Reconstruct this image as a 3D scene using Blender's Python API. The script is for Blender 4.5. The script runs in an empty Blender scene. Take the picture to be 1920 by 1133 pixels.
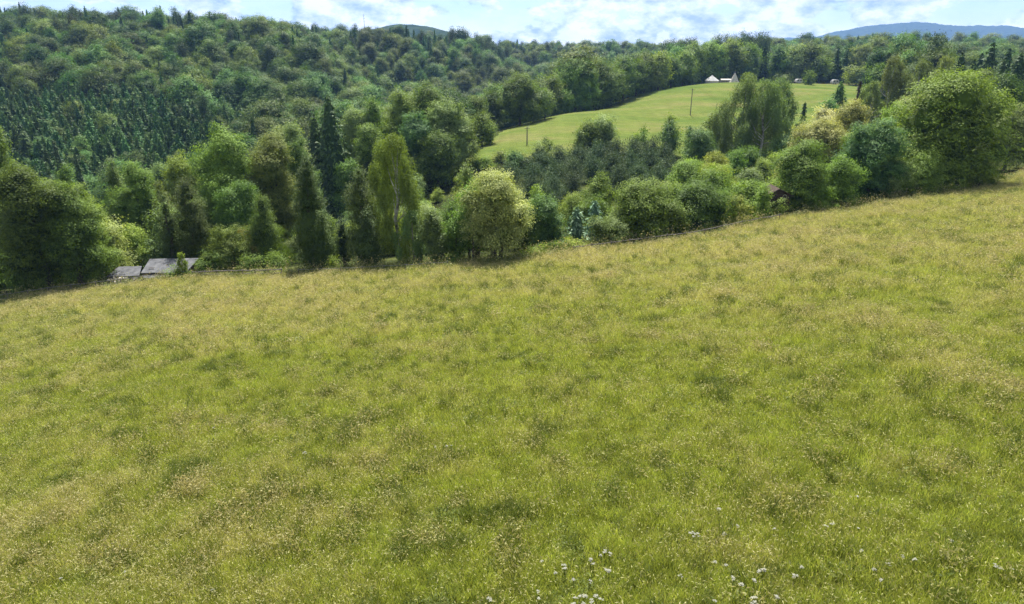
import bpy, math, random
import numpy as np

# ------------------------------------------------------------------ camera, world, sun, exposure
SC = bpy.context.scene
COL = SC.collection
F, CX, CY = 1280.0, 960.0, 566.5            # photograph: 1920 x 1133, 24 mm equivalent
PITCH = math.radians(20.8)
CP, SP = math.cos(PITCH), math.sin(PITCH)
cam_d = bpy.data.cameras.new('camera')
cam_d.lens, cam_d.sensor_width = 24.0, 36.0
cam_d.clip_start, cam_d.clip_end = 0.5, 30000
cam = bpy.data.objects.new('camera', cam_d)
COL.objects.link(cam)
cam.location = (0, 0, 0)
cam.rotation_euler = (math.pi / 2 - PITCH, 0, 0)
SC.camera = cam

SUN_EL, SUN_AZ = math.radians(57), math.radians(3)      # azimuth clockwise from +Y (the view direction)
EXPOSURE = 1.4
w = bpy.data.worlds.new('World'); SC.world = w; w.use_nodes = True
nt = w.node_tree; N = nt.nodes; L = nt.links
for n in list(N): N.remove(n)


def nd(N, t, **k):
    n = N.new(t)
    for a, v in k.items():
        if a == 'ins':
            for i, x in v.items(): n.inputs[i].default_value = x
        else: setattr(n, a, v)
    return n


out = nd(N, 'ShaderNodeOutputWorld')
sky = nd(N, 'ShaderNodeTexSky', sky_type='NISHITA', sun_disc=False, sun_elevation=SUN_EL, sun_rotation=SUN_AZ,
         altitude=400, air_density=0.85, dust_density=0.05, ozone_density=1.6)
bg = nd(N, 'ShaderNodeBackground', ins={'Strength': 0.05})
L.new(sky.outputs[0], bg.inputs[0])
tc = nd(N, 'ShaderNodeTexCoord')
mp = nd(N, 'ShaderNodeMapping', ins={'Scale': (1, 1, 2.0), 'Location': (0.33, 0.1, 0.0)})
L.new(tc.outputs['Generated'], mp.inputs[0])
n1 = nd(N, 'ShaderNodeTexNoise', ins={'Scale': 17.0, 'Detail': 10.0, 'Roughness': 0.52, 'Distortion': 0.15})
n0 = nd(N, 'ShaderNodeTexNoise', ins={'Scale': 2.6, 'Detail': 2.0})
n2 = nd(N, 'ShaderNodeTexNoise', ins={'Scale': 26.0, 'Detail': 7.0, 'Roughness': 0.6})
for n in (n0, n1, n2): L.new(mp.outputs[0], n.inputs['Vector'])
ad = nd(N, 'ShaderNodeMath', operation='MULTIPLY_ADD', ins={1: 0.9})
L.new(n0.outputs[0], ad.inputs[0]); L.new(n1.outputs[0], ad.inputs[2])
rp = nd(N, 'ShaderNodeValToRGB')
rp.color_ramp.elements[0].position, rp.color_ramp.elements[1].position = 0.89, 0.94
rp.color_ramp.elements[0].color, rp.color_ramp.elements[1].color = (0.14, 0.14, 0.14, 1), (1, 1, 1, 1)
L.new(ad.outputs[0], rp.inputs[0])
r2 = nd(N, 'ShaderNodeValToRGB')
r2.color_ramp.elements[0].position, r2.color_ramp.elements[1].position = 0.36, 0.6
r2.color_ramp.elements[0].color, r2.color_ramp.elements[1].color = (0.19, 0.225, 0.275, 1), (0.54, 0.54, 0.535, 1)
L.new(n2.outputs[0], r2.inputs[0])
bc = nd(N, 'ShaderNodeBackground', ins={'Strength': 1.0})
L.new(r2.outputs[0], bc.inputs[0])
mx = nd(N, 'ShaderNodeMixShader')
L.new(rp.outputs[0], mx.inputs[0]); L.new(bg.outputs[0], mx.inputs[1]); L.new(bc.outputs[0], mx.inputs[2])
L.new(mx.outputs[0], out.inputs[0])

sd = bpy.data.lights.new('sun', 'SUN')
sd.energy, sd.angle, sd.color = 5.0, math.radians(0.5), (1.0, 0.955, 0.88)
sun = bpy.data.objects.new('sun', sd); COL.objects.link(sun)
sun.location = (0, 200, 300)
sun.rotation_euler = (-(math.pi / 2 - SUN_EL), 0, -SUN_AZ)   # shines from ahead of the camera towards it

SC.view_settings.view_transform = 'Standard'
SC.view_settings.look = 'None'
SC.view_settings.gamma = 1
SC.view_settings.use_curve_mapping = False
SC.view_settings.exposure = EXPOSURE
SC.render.engine = 'CYCLES'
cy = SC.cycles
cy.max_bounces, cy.diffuse_bounces, cy.glossy_bounces, cy.transmission_bounces = 5, 2, 1, 3
cy.volume_bounces, cy.transparent_max_bounces = 0, 4
cy.use_denoising = True; cy.denoising_prefilter = 'NONE'; cy.denoising_input_passes = 'RGB_ALBEDO_NORMAL'
cy.caustics_reflective = cy.caustics_refractive = False

HAZE_DENSITY = 0.85e-4
HAZE_COLOR = (0.26, 0.47, 0.95, 1)
RNG = np.random.default_rng(7)


# ------------------------------------------------------------------ geometry of the place
def ray(u, v):
    """horizontal and vertical slope (per metre of depth) of the sight line through a pixel of the photograph"""
    a = (u - CX) / F; b = (CY - v) / F
    y = CP + b * SP
    return a / y, (-SP + b * CP) / y


def project(x, y, z):
    f = y * CP - z * SP
    return CX + F * x / f, CY - F * (y * SP + z * CP) / f


def plane(x, y):
    yy = np.maximum(y, -60.0)
    return -12.0 - 0.15 * yy + 0.10 * np.clip(x, -200, 160)


_eu = np.array([-400, -200, 0, 110, 200, 360, 500, 620, 760, 900, 1000, 1100, 1200, 1300, 1400, 1500, 1600, 1680, 1780, 1850, 1880, 1920, 2100, 2400.])
_ev = np.array([610, 590, 570, 552, 540, 523, 520, 516, 510, 500, 488, 472, 460, 448, 427, 408, 394, 380, 368, 356, 344, 328, 290, 250.])


def edge_y(u):
    dx, dz = ray(u, np.interp(u, _eu, _ev))
    return 12.0 / (-dz - 0.15 + 0.10 * dx)


_ex = np.array([ray(u, v)[0] * edge_y(u) for u, v in zip(_eu, _ev)])
_ey = np.array([edge_y(u) for u in _eu])


def edge_at(x): return np.interp(x, _ex, _ey)


def hash2(i, j, s):
    h = np.sin(i * 127.1 + j * 311.7 + s * 74.7) * 43758.5453
    return h - np.floor(h)


def vnoise(x, y, sc, s=0):
    x = np.asarray(x) / sc; y = np.asarray(y) / sc
    i, j = np.floor(x), np.floor(y); fx, fy = x - i, y - j
    fx = fx * fx * (3 - 2 * fx); fy = fy * fy * (3 - 2 * fy)
    a = hash2(i, j, s) * (1 - fx) + hash2(i + 1, j, s) * fx
    b = hash2(i, j + 1, s) * (1 - fx) + hash2(i + 1, j + 1, s) * fx
    return a * (1 - fy) + b * fy


def fbm(x, y, sc, s=0, o=4):
    t, a, n = 0, 1.0, 0
    for k in range(o):
        t = t + a * vnoise(x, y, sc / 2 ** k, s + k * 13); n += a; a *= 0.55
    return t / n


# ground height beyond the meadow, from survey points
_pts = []


def cpuv(u, v, y, h):
    dx, dz = ray(u, v); _pts.append((dx * y, y, dz * y - h))


for uu in np.arange(-300, 2300, 100):                     # the meadow's lower edge
    y0 = edge_y(uu); x0 = ray(uu, np.interp(uu, _eu, _ev))[0] * y0
    _pts.append((x0, y0 + 4, plane(x0, y0) - 0.8))
for p in [(-60, 108, -36), (-40, 125, -39), (-75, 125, -42), (-62, 150, -46), (-95, 160, -51), (-95, 190, -53), (-34, 150, -39), (-30, 180, -37.5), (-5, 120, -30),
          (-10, 150, -31), (12, 112, -28.5), (14, 140, -30), (12, 170, -30.5), (35, 112, -26.5), (40, 150, -29), (65, 130, -24.5), (70, 160, -26), (95, 150, -22),
          (100, 200, -22.5), (150, 220, -21), (160, 300, -22), (-15, 190, -30.2), (50, 195, -30), (-3.7, 240, -28.4), (19, 283, -26.7), (64, 356, -23.8), (100, 395, -22), (120, 300, -25),
          (60, 260, -27.5), (130, 240, -25.5), (170, 400, -22), (240, 420, -22), (-50, 240, -43), (-45, 300, -48), (-5, 340, -45), (40, 410, -41), (75, 450, -36), (110, 470, -31), (-75, 330, -47)]:
    _pts.append(p)
for u in (-900, -450, -150, 100, 300):
    for v, y, h in ((330, 215, 13), (250, 255, 13), (190, 300, 14), (100, 390, 15), (42, 470, 16)): cpuv(u, v, y, h)
for q in [(400, 50, 490, 16), (470, 270, 240, 13), (480, 190, 325, 14), (480, 100, 410, 15), (520, 58, 520, 16), (560, 72, 440, 15), (600, 112, 420, 15), (640, 172, 385, 15),
          (700, 178, 470, 15), (700, 120, 520, 15), (700, 58, 600, 19), (800, 152, 500, 15), (800, 100, 545, 17), (810, 60, 610, 19), (880, 180, 480, 15), (880, 120, 545, 15), (900, 92, 610, 20),
          (560, 60, 640, 19), (640, 54, 620, 19), (950, 130, 620, 19), (950, 96, 720, 21), (1100, 122, 600, 19), (1100, 88, 720, 22), (1250, 106, 650, 20), (1250, 88, 720, 23),
          (1500, 112, 520, 17), (1500, 98, 620, 18), (1640, 92, 620, 18), (1750, 74, 660, 18), (1880, 92, 620, 18), (2150, 92, 620, 18), (1850, 132, 350, 17), (2150, 140, 330, 17), (1420, 92, 640, 18)]:
    cpuv(*q)
for x in (-1400, -700, -200, 300, 800, 1400):
    for y, z in ((900, -8 if x < 0 else -24), (1250, -30)): _pts.append((x, y, z))
for p in [(-500, 100, -45), (-900, 300, -30), (-1400, 500, -15), (500, 100, 10), (500, 300, -15), (900, 300, -10), (1400, 600, -20), (-250, 110, -46)]: _pts.append(p)
_pts = np.array(_pts, float)
_S = 300.0


def _tps(r2): return np.where(r2 > 1e-12, 0.5 * r2 * np.log(np.maximum(r2, 1e-12)), 0.0)


_P = _pts[:, :2] / _S
_n = len(_P)
_K = _tps(((_P[:, None] - _P[None]) ** 2).sum(-1)) + np.eye(_n) * 2e-3
_A = np.zeros((_n + 3, _n + 3)); _A[:_n, :_n] = _K
_A[:_n, _n] = 1; _A[:_n, _n + 1:] = _P; _A[_n, :_n] = 1; _A[_n + 1:, :_n] = _P.T
_W = np.linalg.solve(_A, np.concatenate([_pts[:, 2], np.zeros(3)]))


def hills_z(x, y):
    x = np.atleast_1d(np.asarray(x, float)); y = np.atleast_1d(np.asarray(y, float))
    sh = x.shape; q = np.stack([x.ravel(), y.ravel()], 1) / _S
    o = np.empty(len(q))
    for i in range(0, len(q), 20000):
        s = q[i:i + 20000]
        o[i:i + 20000] = _tps(((s[:, None] - _P[None]) ** 2).sum(-1)) @ _W[:_n] + _W[_n] + s @ _W[_n + 1:]
    return o.reshape(sh)


def ground_z(x, y):
    x = np.atleast_1d(np.asarray(x, float)); y = np.atleast_1d(np.asarray(y, float))
    e = edge_at(x)
    t = np.clip((y - e) / 5.0, 0, 1); t = t * t * (3 - 2 * t)
    h = hills_z(x, y)
    far = np.clip((np.hypot(x, y) - 1100) / 500, 0, 1)
    h = h * (1 - far) + (-60.0) * far
    m = plane(x, y) + (fbm(x, y, 9.0, 3) - 0.5) * 0.35
    return m * (1 - t) + h * t


def gz(x, y): return float(ground_z([x], [y])[0])


# ------------------------------------------------------------------ materials
def new_mat(name):
    m = bpy.data.materials.new(name); m.use_nodes = True
    t = m.node_tree
    for n in list(t.nodes): t.nodes.remove(n)
    return m, t.nodes, t.links, t.nodes.new('ShaderNodeOutputMaterial')


def mixc(N, L, fac, a, b, mode='MIX'):
    m = N.new('ShaderNodeMix'); m.data_type = 'RGBA'; m.blend_type = mode
    for s, x in ((m.inputs[0], fac), (m.inputs[6], a), (m.inputs[7], b)):
        if isinstance(x, bpy.types.NodeSocket): L.new(x, s)
        elif isinstance(x, (int, float)): s.default_value = x
        else: s.default_value = (*x, 1)
    return m.outputs[2]


def math_(N, L, op, a, b=0.0, c=None, clamp=False):
    m = N.new('ShaderNodeMath'); m.operation = op; m.use_clamp = clamp
    for i, x in enumerate((a, b, c)):
        if x is None: continue
        if isinstance(x, bpy.types.NodeSocket): L.new(x, m.inputs[i])
        else: m.inputs[i].default_value = x
    return m.outputs[0]


def noise(N, L, vec, scale, detail=3.0, rough=0.5):
    n = N.new('ShaderNodeTexNoise'); n.inputs['Scale'].default_value = scale
    n.inputs['Detail'].default_value = detail; n.inputs['Roughness'].default_value = rough
    L.new(vec, n.inputs['Vector']); return n.outputs[0]


def pos(N): return N.new('ShaderNodeNewGeometry').outputs['Position']


def ramp(N, L, fac, *stops):
    r = N.new('ShaderNodeValToRGB'); e = r.color_ramp.elements
    while len(e) < len(stops): e.new(0.5)
    for k, (p, c) in enumerate(stops):
        e[k].position = p; e[k].color = (*c, 1) if not isinstance(c, float) else (c, c, c, 1)
    L.new(fac, r.inputs[0]); return r.outputs[0]


def leafy(N, L, O, col, trans=0.34, rough=0.6, spec=0.2, tcol=(1.25, 1.25, 0.55)):
    p = N.new('ShaderNodeBsdfPrincipled'); L.new(col, p.inputs['Base Color'])
    p.inputs['Roughness'].default_value = rough; p.inputs['Specular IOR Level'].default_value = spec
    t = N.new('ShaderNodeBsdfTranslucent'); L.new(mixc(N, L, 1.0, col, tcol, 'MULTIPLY'), t.inputs[0])
    m = N.new('ShaderNodeMixShader'); m.inputs[0].default_value = trans
    L.new(p.outputs[0], m.inputs[1]); L.new(t.outputs[0], m.inputs[2]); L.new(m.outputs[0], O.inputs[0])


def leaf_mat(name, a, b, trans=0.36, rv=0.35, spec=0.12):
    m, N, L, O = new_mat(name)
    at = N.new('ShaderNodeAttribute'); at.attribute_name = 'tint'
    oi = N.new('ShaderNodeObjectInfo')
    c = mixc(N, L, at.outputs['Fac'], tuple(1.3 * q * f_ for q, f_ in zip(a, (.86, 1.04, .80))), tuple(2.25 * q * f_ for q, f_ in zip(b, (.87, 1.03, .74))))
    v = math_(N, L, 'MULTIPLY_ADD', oi.outputs['Random'], rv, 1 - rv / 2)
    n = noise(N, L, pos(N), 0.45, 3)
    v = math_(N, L, 'MULTIPLY', v, math_(N, L, 'MULTIPLY_ADD', n, 0.7, 0.65))
    v = math_(N, L, 'MULTIPLY', v, ramp(N, L, noise(N, L, pos(N), 0.022, 4, .6), (.34, .72), (.66, 1.25)))
    hs = N.new('ShaderNodeHueSaturation'); L.new(c, hs.inputs['Color']); L.new(v, hs.inputs['Value'])
    hue = math_(N, L, 'MULTIPLY_ADD', math_(N, L, 'FRACT', math_(N, L, 'MULTIPLY', oi.outputs['Random'], 7.31)), 0.035 * rv / 0.35, 0.491 - 0.0175 * rv / 0.35)
    L.new(hue, hs.inputs['Hue'])
    leafy(N, L, O, hs.outputs[0], trans, spec=spec)
    return m


LEAF = {k: leaf_mat('leaf_' + k, *v) for k, v in {
    'mid': ((.050, .082, .018), (.085, .120, .026)),
    'deep': ((.026, .052, .014), (.085, .118, .022)),
    'lime': ((.075, .112, .020), (.125, .155, .034)),
    'yellow': ((.100, .125, .020), (.150, .165, .034)),
    'hornbeam': ((.050, .084, .013), (.080, .110, .018)),
    'teal': ((.035, .066, .030), (.070, .105, .040)),
    'pale': ((.085, .110, .040), (.150, .165, .075)),
    'cream': ((.066, .082, .026), (.205, .180, .085)),
    'bloom': ((.120, .120, .070), (.330, .290, .210)),
    'rust': ((.056, .078, .018), (.098, .102, .024)),
    'copper': ((.080, .080, .022), (.190, .095, .030)),
    'thuja': ((.030, .046, .011), (.050, .062, .015), 0.15),
    'spruce': ((.020, .036, .014), (.034, .052, .020), 0.12),
    'darkred': ((.030, .020, .016), (.045, .030, .022), 0.1),
    'bluespruce': ((.060, .095, .075), (.120, .160, .140), 0.15),
    'pine': ((.034, .050, .030), (.056, .072, .046), 0.16),
    'birch': ((.062, .088, .034), (.090, .118, .050), 0.34),
    'olive': ((.072, .086, .030), (.105, .116, .044), 0.3),
    'birchlit': ((.060, .085, .018), (.088, .112, .026), 0.38),
    'hillbroad': ((.034, .062, .017), (.068, .096, .027), 0.28, 0.75),
    'hillspruce': ((.024, .048, .018), (.046, .078, .028), 0.12, 0.6),
    'hillpine': ((.030, .046, .022), (.052, .066, .032), 0.12, 0.6),
}.items()}


def bark_mat(name, a, b, sc=3.0):
    m, N, L, O = new_mat(name)
    n = noise(N, L, pos(N), sc, 5, 0.65)
    p = N.new('ShaderNodeBsdfPrincipled'); p.inputs['Roughness'].default_value = 0.9; p.inputs['Specular IOR Level'].default_value = .12
    L.new(ramp(N, L, n, (0.35, a), (0.65, b)), p.inputs['Base Color'])
    bp = N.new('ShaderNodeBump'); bp.inputs['Strength'].default_value = 0.6; L.new(n, bp.inputs['Height']); L.new(bp.outputs[0], p.inputs['Normal'])
    L.new(p.outputs[0], O.inputs[0]); return m


BARK = bark_mat('bark', (.035, .028, .020), (.10, .082, .062))
BIRCHBARK = bark_mat('birch_bark', (.08, .075, .07), (.55, .53, .50), 1.6)
PINEBARK = bark_mat('pine_bark', (.10, .055, .035), (.19, .11, .07))
WOOD = bark_mat('weathered_wood', (.075, .066, .056), (.20, .185, .165), 6)
DARKWOOD = bark_mat('dark_boards', (.030, .022, .017), (.075, .055, .042), 5)
WHITE = bark_mat('white_paint', (.30, .30, .295), (.42, .42, .41), 8)
CANVAS = bark_mat('canvas', (.36, .34, .30), (.48, .46, .41), 1.5)
ROOFING = bark_mat('roofing_felt', (.062, .064, .070), (.135, .138, .146), 1.3)
GALV = bark_mat('zinc_wire', (.12, .12, .12), (.24, .24, .24), 4)
STONE = bark_mat('pale_stone', (.20, .18, .15), (.46, .43, .38), 3)
BRICK = bark_mat('brown_brick', (.060, .038, .028), (.14, .085, .06), 7)
m, N, L, O = new_mat('dark_glass')
p = N.new('ShaderNodeBsdfPrincipled'); p.inputs['Base Color'].default_value = (.02, .025, .03, 1); p.inputs['Roughness'].default_value = .08
L.new(p.outputs[0], O.inputs[0]); GLASS = m
m, N, L, O = new_mat('petal_white')
leafy(N, L, O, mixc(N, L, noise(N, L, pos(N), 30), (.22, .22, .18), (.33, .33, .28)), 0.25, tcol=(1, 1, .95)); PETAL = m


# ------------------------------------------------------------------ mesh helpers
def mesh_arrays(name, V, faces, mats, tint=None, midx=None, smooth=False):
    """V (n,3); faces: list of (m,k) index arrays"""
    me = bpy.data.meshes.new(name)
    me.vertices.add(len(V)); me.vertices.foreach_set('co', np.ascontiguousarray(V, np.float32).ravel())
    ls, li, s = [], [], 0
    for f in faces:
        f = np.asarray(f, np.int32)
        if len(f) == 0: continue
        ls.append(s + np.arange(len(f), dtype=np.int32) * f.shape[1]); li.append(f.ravel()); s += f.size
    li = np.concatenate(li); ls = np.concatenate(ls)
    me.loops.add(len(li)); me.loops.foreach_set('vertex_index', li)
    me.polygons.add(len(ls)); me.polygons.foreach_set('loop_start', ls)
    me.update(calc_edges=True)
    if tint is not None:
        me.attributes.new('tint', 'FLOAT', 'FACE').data.foreach_set('value', np.ascontiguousarray(tint, np.float32))
    for mm in mats: me.materials.append(mm)
    if midx is not None: me.polygons.foreach_set('material_index', np.ascontiguousarray(midx, np.int32))
    if smooth: me.polygons.foreach_set('use_smooth', np.ones(len(ls), bool))
    me.validate(); me.update()
    return me


class MB:
    """collects shapes, then links them as one mesh object"""
    def __init__(s): s.v, s.f, s.n = [], [], 0

    def add(s, v, f):
        v = np.asarray(v, float); s.v.append(v); s.f.append([[i + s.n for i in q] for q in f]); s.n += len(v); return s

    def box(s, c, d, rz=0.0, rx=0.0):
        x, y, z = (k / 2 for k in d)
        v = np.array([(a * x, b * y, e * z) for a in (-1, 1) for b in (-1, 1) for e in (-1, 1)])
        ca, sa = math.cos(rx), math.sin(rx); v = v @ np.array([[1, 0, 0], [0, ca, sa], [0, -sa, ca]])
        ca, sa = math.cos(rz), math.sin(rz); v = v @ np.array([[ca, sa, 0], [-sa, ca, 0], [0, 0, 1]])
        return s.add(v + np.array(c), [(0, 1, 3, 2), (4, 6, 7, 5), (0, 4, 5, 1), (2, 3, 7, 6), (0, 2, 6, 4), (1, 5, 7, 3)])

    def tube(s, P, R, k=6):
        P = np.asarray(P, float); n = len(P); R = np.broadcast_to(np.asarray(R, float), (n,))
        V, Fc = [], []
        for i in range(n):
            t = P[min(i + 1, n - 1)] - P[max(i - 1, 0)]; t = t / (np.linalg.norm(t) + 1e-9)
            a = np.cross(t, (0, 0, 1) if abs(t[2]) < 0.9 else (1, 0, 0)); a /= np.linalg.norm(a); b = np.cross(t, a)
            for q in range(k):
                an = 2 * math.pi * q / k; V.append(P[i] + R[i] * (math.cos(an) * a + math.sin(an) * b))
        for i in range(n - 1):
            for q in range(k): Fc.append((i * k + q, i * k + (q + 1) % k, (i + 1) * k + (q + 1) % k, (i + 1) * k + q))
        Fc.append(tuple(range(k))[::-1]); Fc.append(tuple((n - 1) * k + q for q in range(k)))
        return s.add(V, Fc)

    def mesh(s, name, mat):
        me = bpy.data.meshes.new(name)
        me.from_pydata([tuple(x) for x in np.concatenate(s.v)], [], [f for g in s.f for f in g]); me.materials.append(mat); me.update(); return me

    def build(s, name, mat, parent=None, loc=None):
        o = bpy.data.objects.new(name, s.mesh(name, mat)); COL.objects.link(o)
        if parent is not None: o.parent = parent
        if loc is not None: o.location = loc
        return o


def put(name, me, parent=None, loc=(0, 0, 0)):
    o = bpy.data.objects.new(name, me); COL.objects.link(o); o.location = loc
    if parent is not None: o.parent = parent
    return o


def tag(o, label=None, cat=None, group=None, kind=None):
    for k, v in (('label', label), ('category', cat), ('group', group), ('kind', kind)):
        if v: o[k] = v
    return o


def empty(name, loc, rz=0.0):
    o = bpy.data.objects.new(name, None); COL.objects.link(o); o.location = loc; o.rotation_euler = (0, 0, rz)
    o.empty_display_size = 0.3; return o


# ------------------------------------------------------------------ foliage builders
def unit(a): return a / (np.linalg.norm(a, axis=-1, keepdims=True) + 1e-9)


def leaves(P, Nn, D, Ln, Wd, fold=0.12):
    """one rhombic leaf spray per row; returns vertices (4n,3)"""
    Nn = unit(Nn); D = unit(D - Nn * (D * Nn).sum(-1, keepdims=True)); S = np.cross(Nn, D)
    Ln = Ln[:, None]; Wd = Wd[:, None]
    V = np.stack([P - D * Ln * .5, P + S * Wd * .5 - Nn * Ln * fold + D * Ln * .06, P + D * Ln * .5, P - S * Wd * .5 - Nn * Ln * fold + D * Ln * .06], 1)
    return V.reshape(-1, 3)


def leaf3(P, Nn, D, Ln, Wd):
    Nn = unit(Nn); D = unit(D - Nn * (D * Nn).sum(-1, keepdims=True)); S = np.cross(Nn, D)
    Ln = Ln[:, None]; Wd = Wd[:, None]
    return np.stack([P - D * Ln * .45 + S * Wd * .55, P - D * Ln * .3 - S * Wd * .55, P + D * Ln * .6], 1).reshape(-1, 3)


_g = (1 + 5 ** .5) / 2
ICO_V = unit(np.array([(-1, _g, 0), (1, _g, 0), (-1, -_g, 0), (1, -_g, 0), (0, -1, _g), (0, 1, _g), (0, -1, -_g), (0, 1, -_g), (_g, 0, -1), (_g, 0, 1), (-_g, 0, -1), (-_g, 0, 1)]))
ICO_F = np.array([(0, 11, 5), (0, 5, 1), (0, 1, 7), (0, 7, 10), (0, 10, 11), (1, 5, 9), (5, 11, 4), (11, 10, 2), (10, 7, 6), (7, 1, 8), (3, 9, 4), (3, 4, 2), (3, 2, 6), (3, 6, 8), (3, 8, 9), (4, 9, 5), (2, 4, 11), (6, 2, 10), (8, 6, 7), (9, 8, 1)])


def cores(C, r):
    """solid light blockers added inside each lobe, hidden behind the leaves"""
    V = C[:, None, None, :] + ICO_V[ICO_F][None] * r[:, None, None, None]
    return V.reshape(-1, 3)


PROF = {
    'round': lambda t: np.sqrt(np.clip(1 - (2 * t - 1) ** 2, 0, 1)),
    'dome': lambda t: np.where(t < .38, .62 + .38 * np.sin(t / .38 * math.pi / 2), np.sqrt(np.clip(1 - ((t - .38) / .62) ** 2, 0, 1))),
    'egg': lambda t: np.sin(np.clip(t, 0, 1) ** .75 * math.pi) ** .7,
    'cone': lambda t: np.clip(np.minimum(1, t / .12 + .55), 0, 1) * (1 - t) ** .75 + .02,
    'column': lambda t: np.minimum(1, (.75 + t)) * np.clip(1 - t ** 2.6, 0, 1) ** .75,
    'flame': lambda t: np.where(t < .3, .75 + t / 1.2, (1 - ((t - .3) / .7) ** 1.5)),
}


def crown(rng, R, z0, z1, prof='round', n=6000, ls=.32, lobes=34, mode='broad', rad=.33, per=22, squash=1.0):
    """leaf sprays gathered in twigs on overlapping lobes"""
    Hc = z1 - z0; pf = PROF[prof]
    t = (np.arange(lobes) + rng.random(lobes)) / lobes; t = t[rng.permutation(lobes)]
    t = .06 + .88 * t
    rr = pf(t) * R * (.72 + .42 * rng.random(lobes))
    ph = np.arange(lobes) * 2.39996 + rng.random(lobes) * 1.1
    fr = np.sqrt(rng.random(lobes)) * .72 + .05
    rl = (rad * R * (.42 + .8 * rng.random(lobes))) * np.clip(rr / R + .35, .45, 1.1)
    rl = np.minimum(rl, Hc * .3)
    C = np.stack([np.cos(ph) * np.maximum(rr - rl * .6, 0) * np.clip(fr * 1.25, 0, 1), np.sin(ph) * np.maximum(rr - rl * .6, 0) * np.clip(fr * 1.25, 0, 1) * squash,
                  z0 + t * Hc], 1)
    C[:, 2] = np.clip(C[:, 2], z0 + rl * .55, z1 - rl * .8)
    top = np.argmax(C[:, 2]); C[top, 2] = z1 - rl[top] * .8
    # twigs on the lobes
    nt_ = int(n / per * 2.6)
    wgt = rl ** 2; li = rng.choice(lobes, nt_, p=wgt / wgt.sum())
    d = unit(rng.normal(size=(nt_, 3)) + np.array([0, 0, .55]))
    q = C[li] + d * rl[li][:, None] * (.62 + .46 * rng.random(nt_) ** .6)[:, None]
    dist = np.linalg.norm(q[:, None] - C[None], axis=-1) / rl[None]
    dist[np.arange(nt_), li] = 9
    keep = dist.min(1) > .86
    q, d, li = q[keep][:n // per], d[keep][:n // per], li[keep][:n // per]
    k = len(q); m_ = per
    qi = np.repeat(np.arange(k), m_)
    axc = np.array([0, 0, z0 + Hc * .35])
    outw = unit(q - axc)
    s = ls * 1.7
    q = q + outw * ((rng.random((k, 1)) - .42) * s * 4.2)
    P = q[qi] + rng.normal(size=(k * m_, 3)) * s * np.array([1.05, 1.05, .6])
    if mode == 'broad':
        Nn = d[qi] * .8 + np.array([0, 0, .55]) + rng.normal(size=(k * m_, 3)) * .27
        D = outw[qi] + np.array([0, 0, -.35]) + rng.normal(size=(k * m_, 3)) * .6; wr = .62
    elif mode == 'needle':
        Nn = rng.normal(size=(k * m_, 3)) * .7 + d[qi] * .6
        D = outw[qi] * .7 + np.array([0, 0, .7]) + rng.normal(size=(k * m_, 3)) * .35; wr = .34
    elif mode == 'scale':
        Nn = outw[qi] * 1.0 + rng.normal(size=(k * m_, 3)) * .45; Nn[:, 2] += .1
        D = outw[qi] * .35 + np.array([0, 0, 1.0]) + rng.normal(size=(k * m_, 3)) * .25; wr = .42
    else:
        Nn = outw[qi] + rng.normal(size=(k * m_, 3)) * .6
        D = np.array([0, 0, -1.0]) + rng.normal(size=(k * m_, 3)) * .3; wr = .5
    Ln = ls * (.7 + .7 * rng.random(k * m_)); 
    tw = rng.random(k); tint = np.clip(.55 * tw[qi] + .45 * rng.random(k * m_), 0, 1)
    V = [leaf3(P, Nn, D, Ln, Ln * wr)]; T = [tint]
    cr = cores(C, rl * (.6 if mode != 'needle' else .5)); cr[:, 2] = np.maximum(cr[:, 2], z0); V.append(cr); T.append(np.full(len(cr) // 3, .1))  # added cores in the dark leaf tone keep sun from leaking through the crown
    return np.concatenate(V), np.concatenate(T), C, rl


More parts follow.
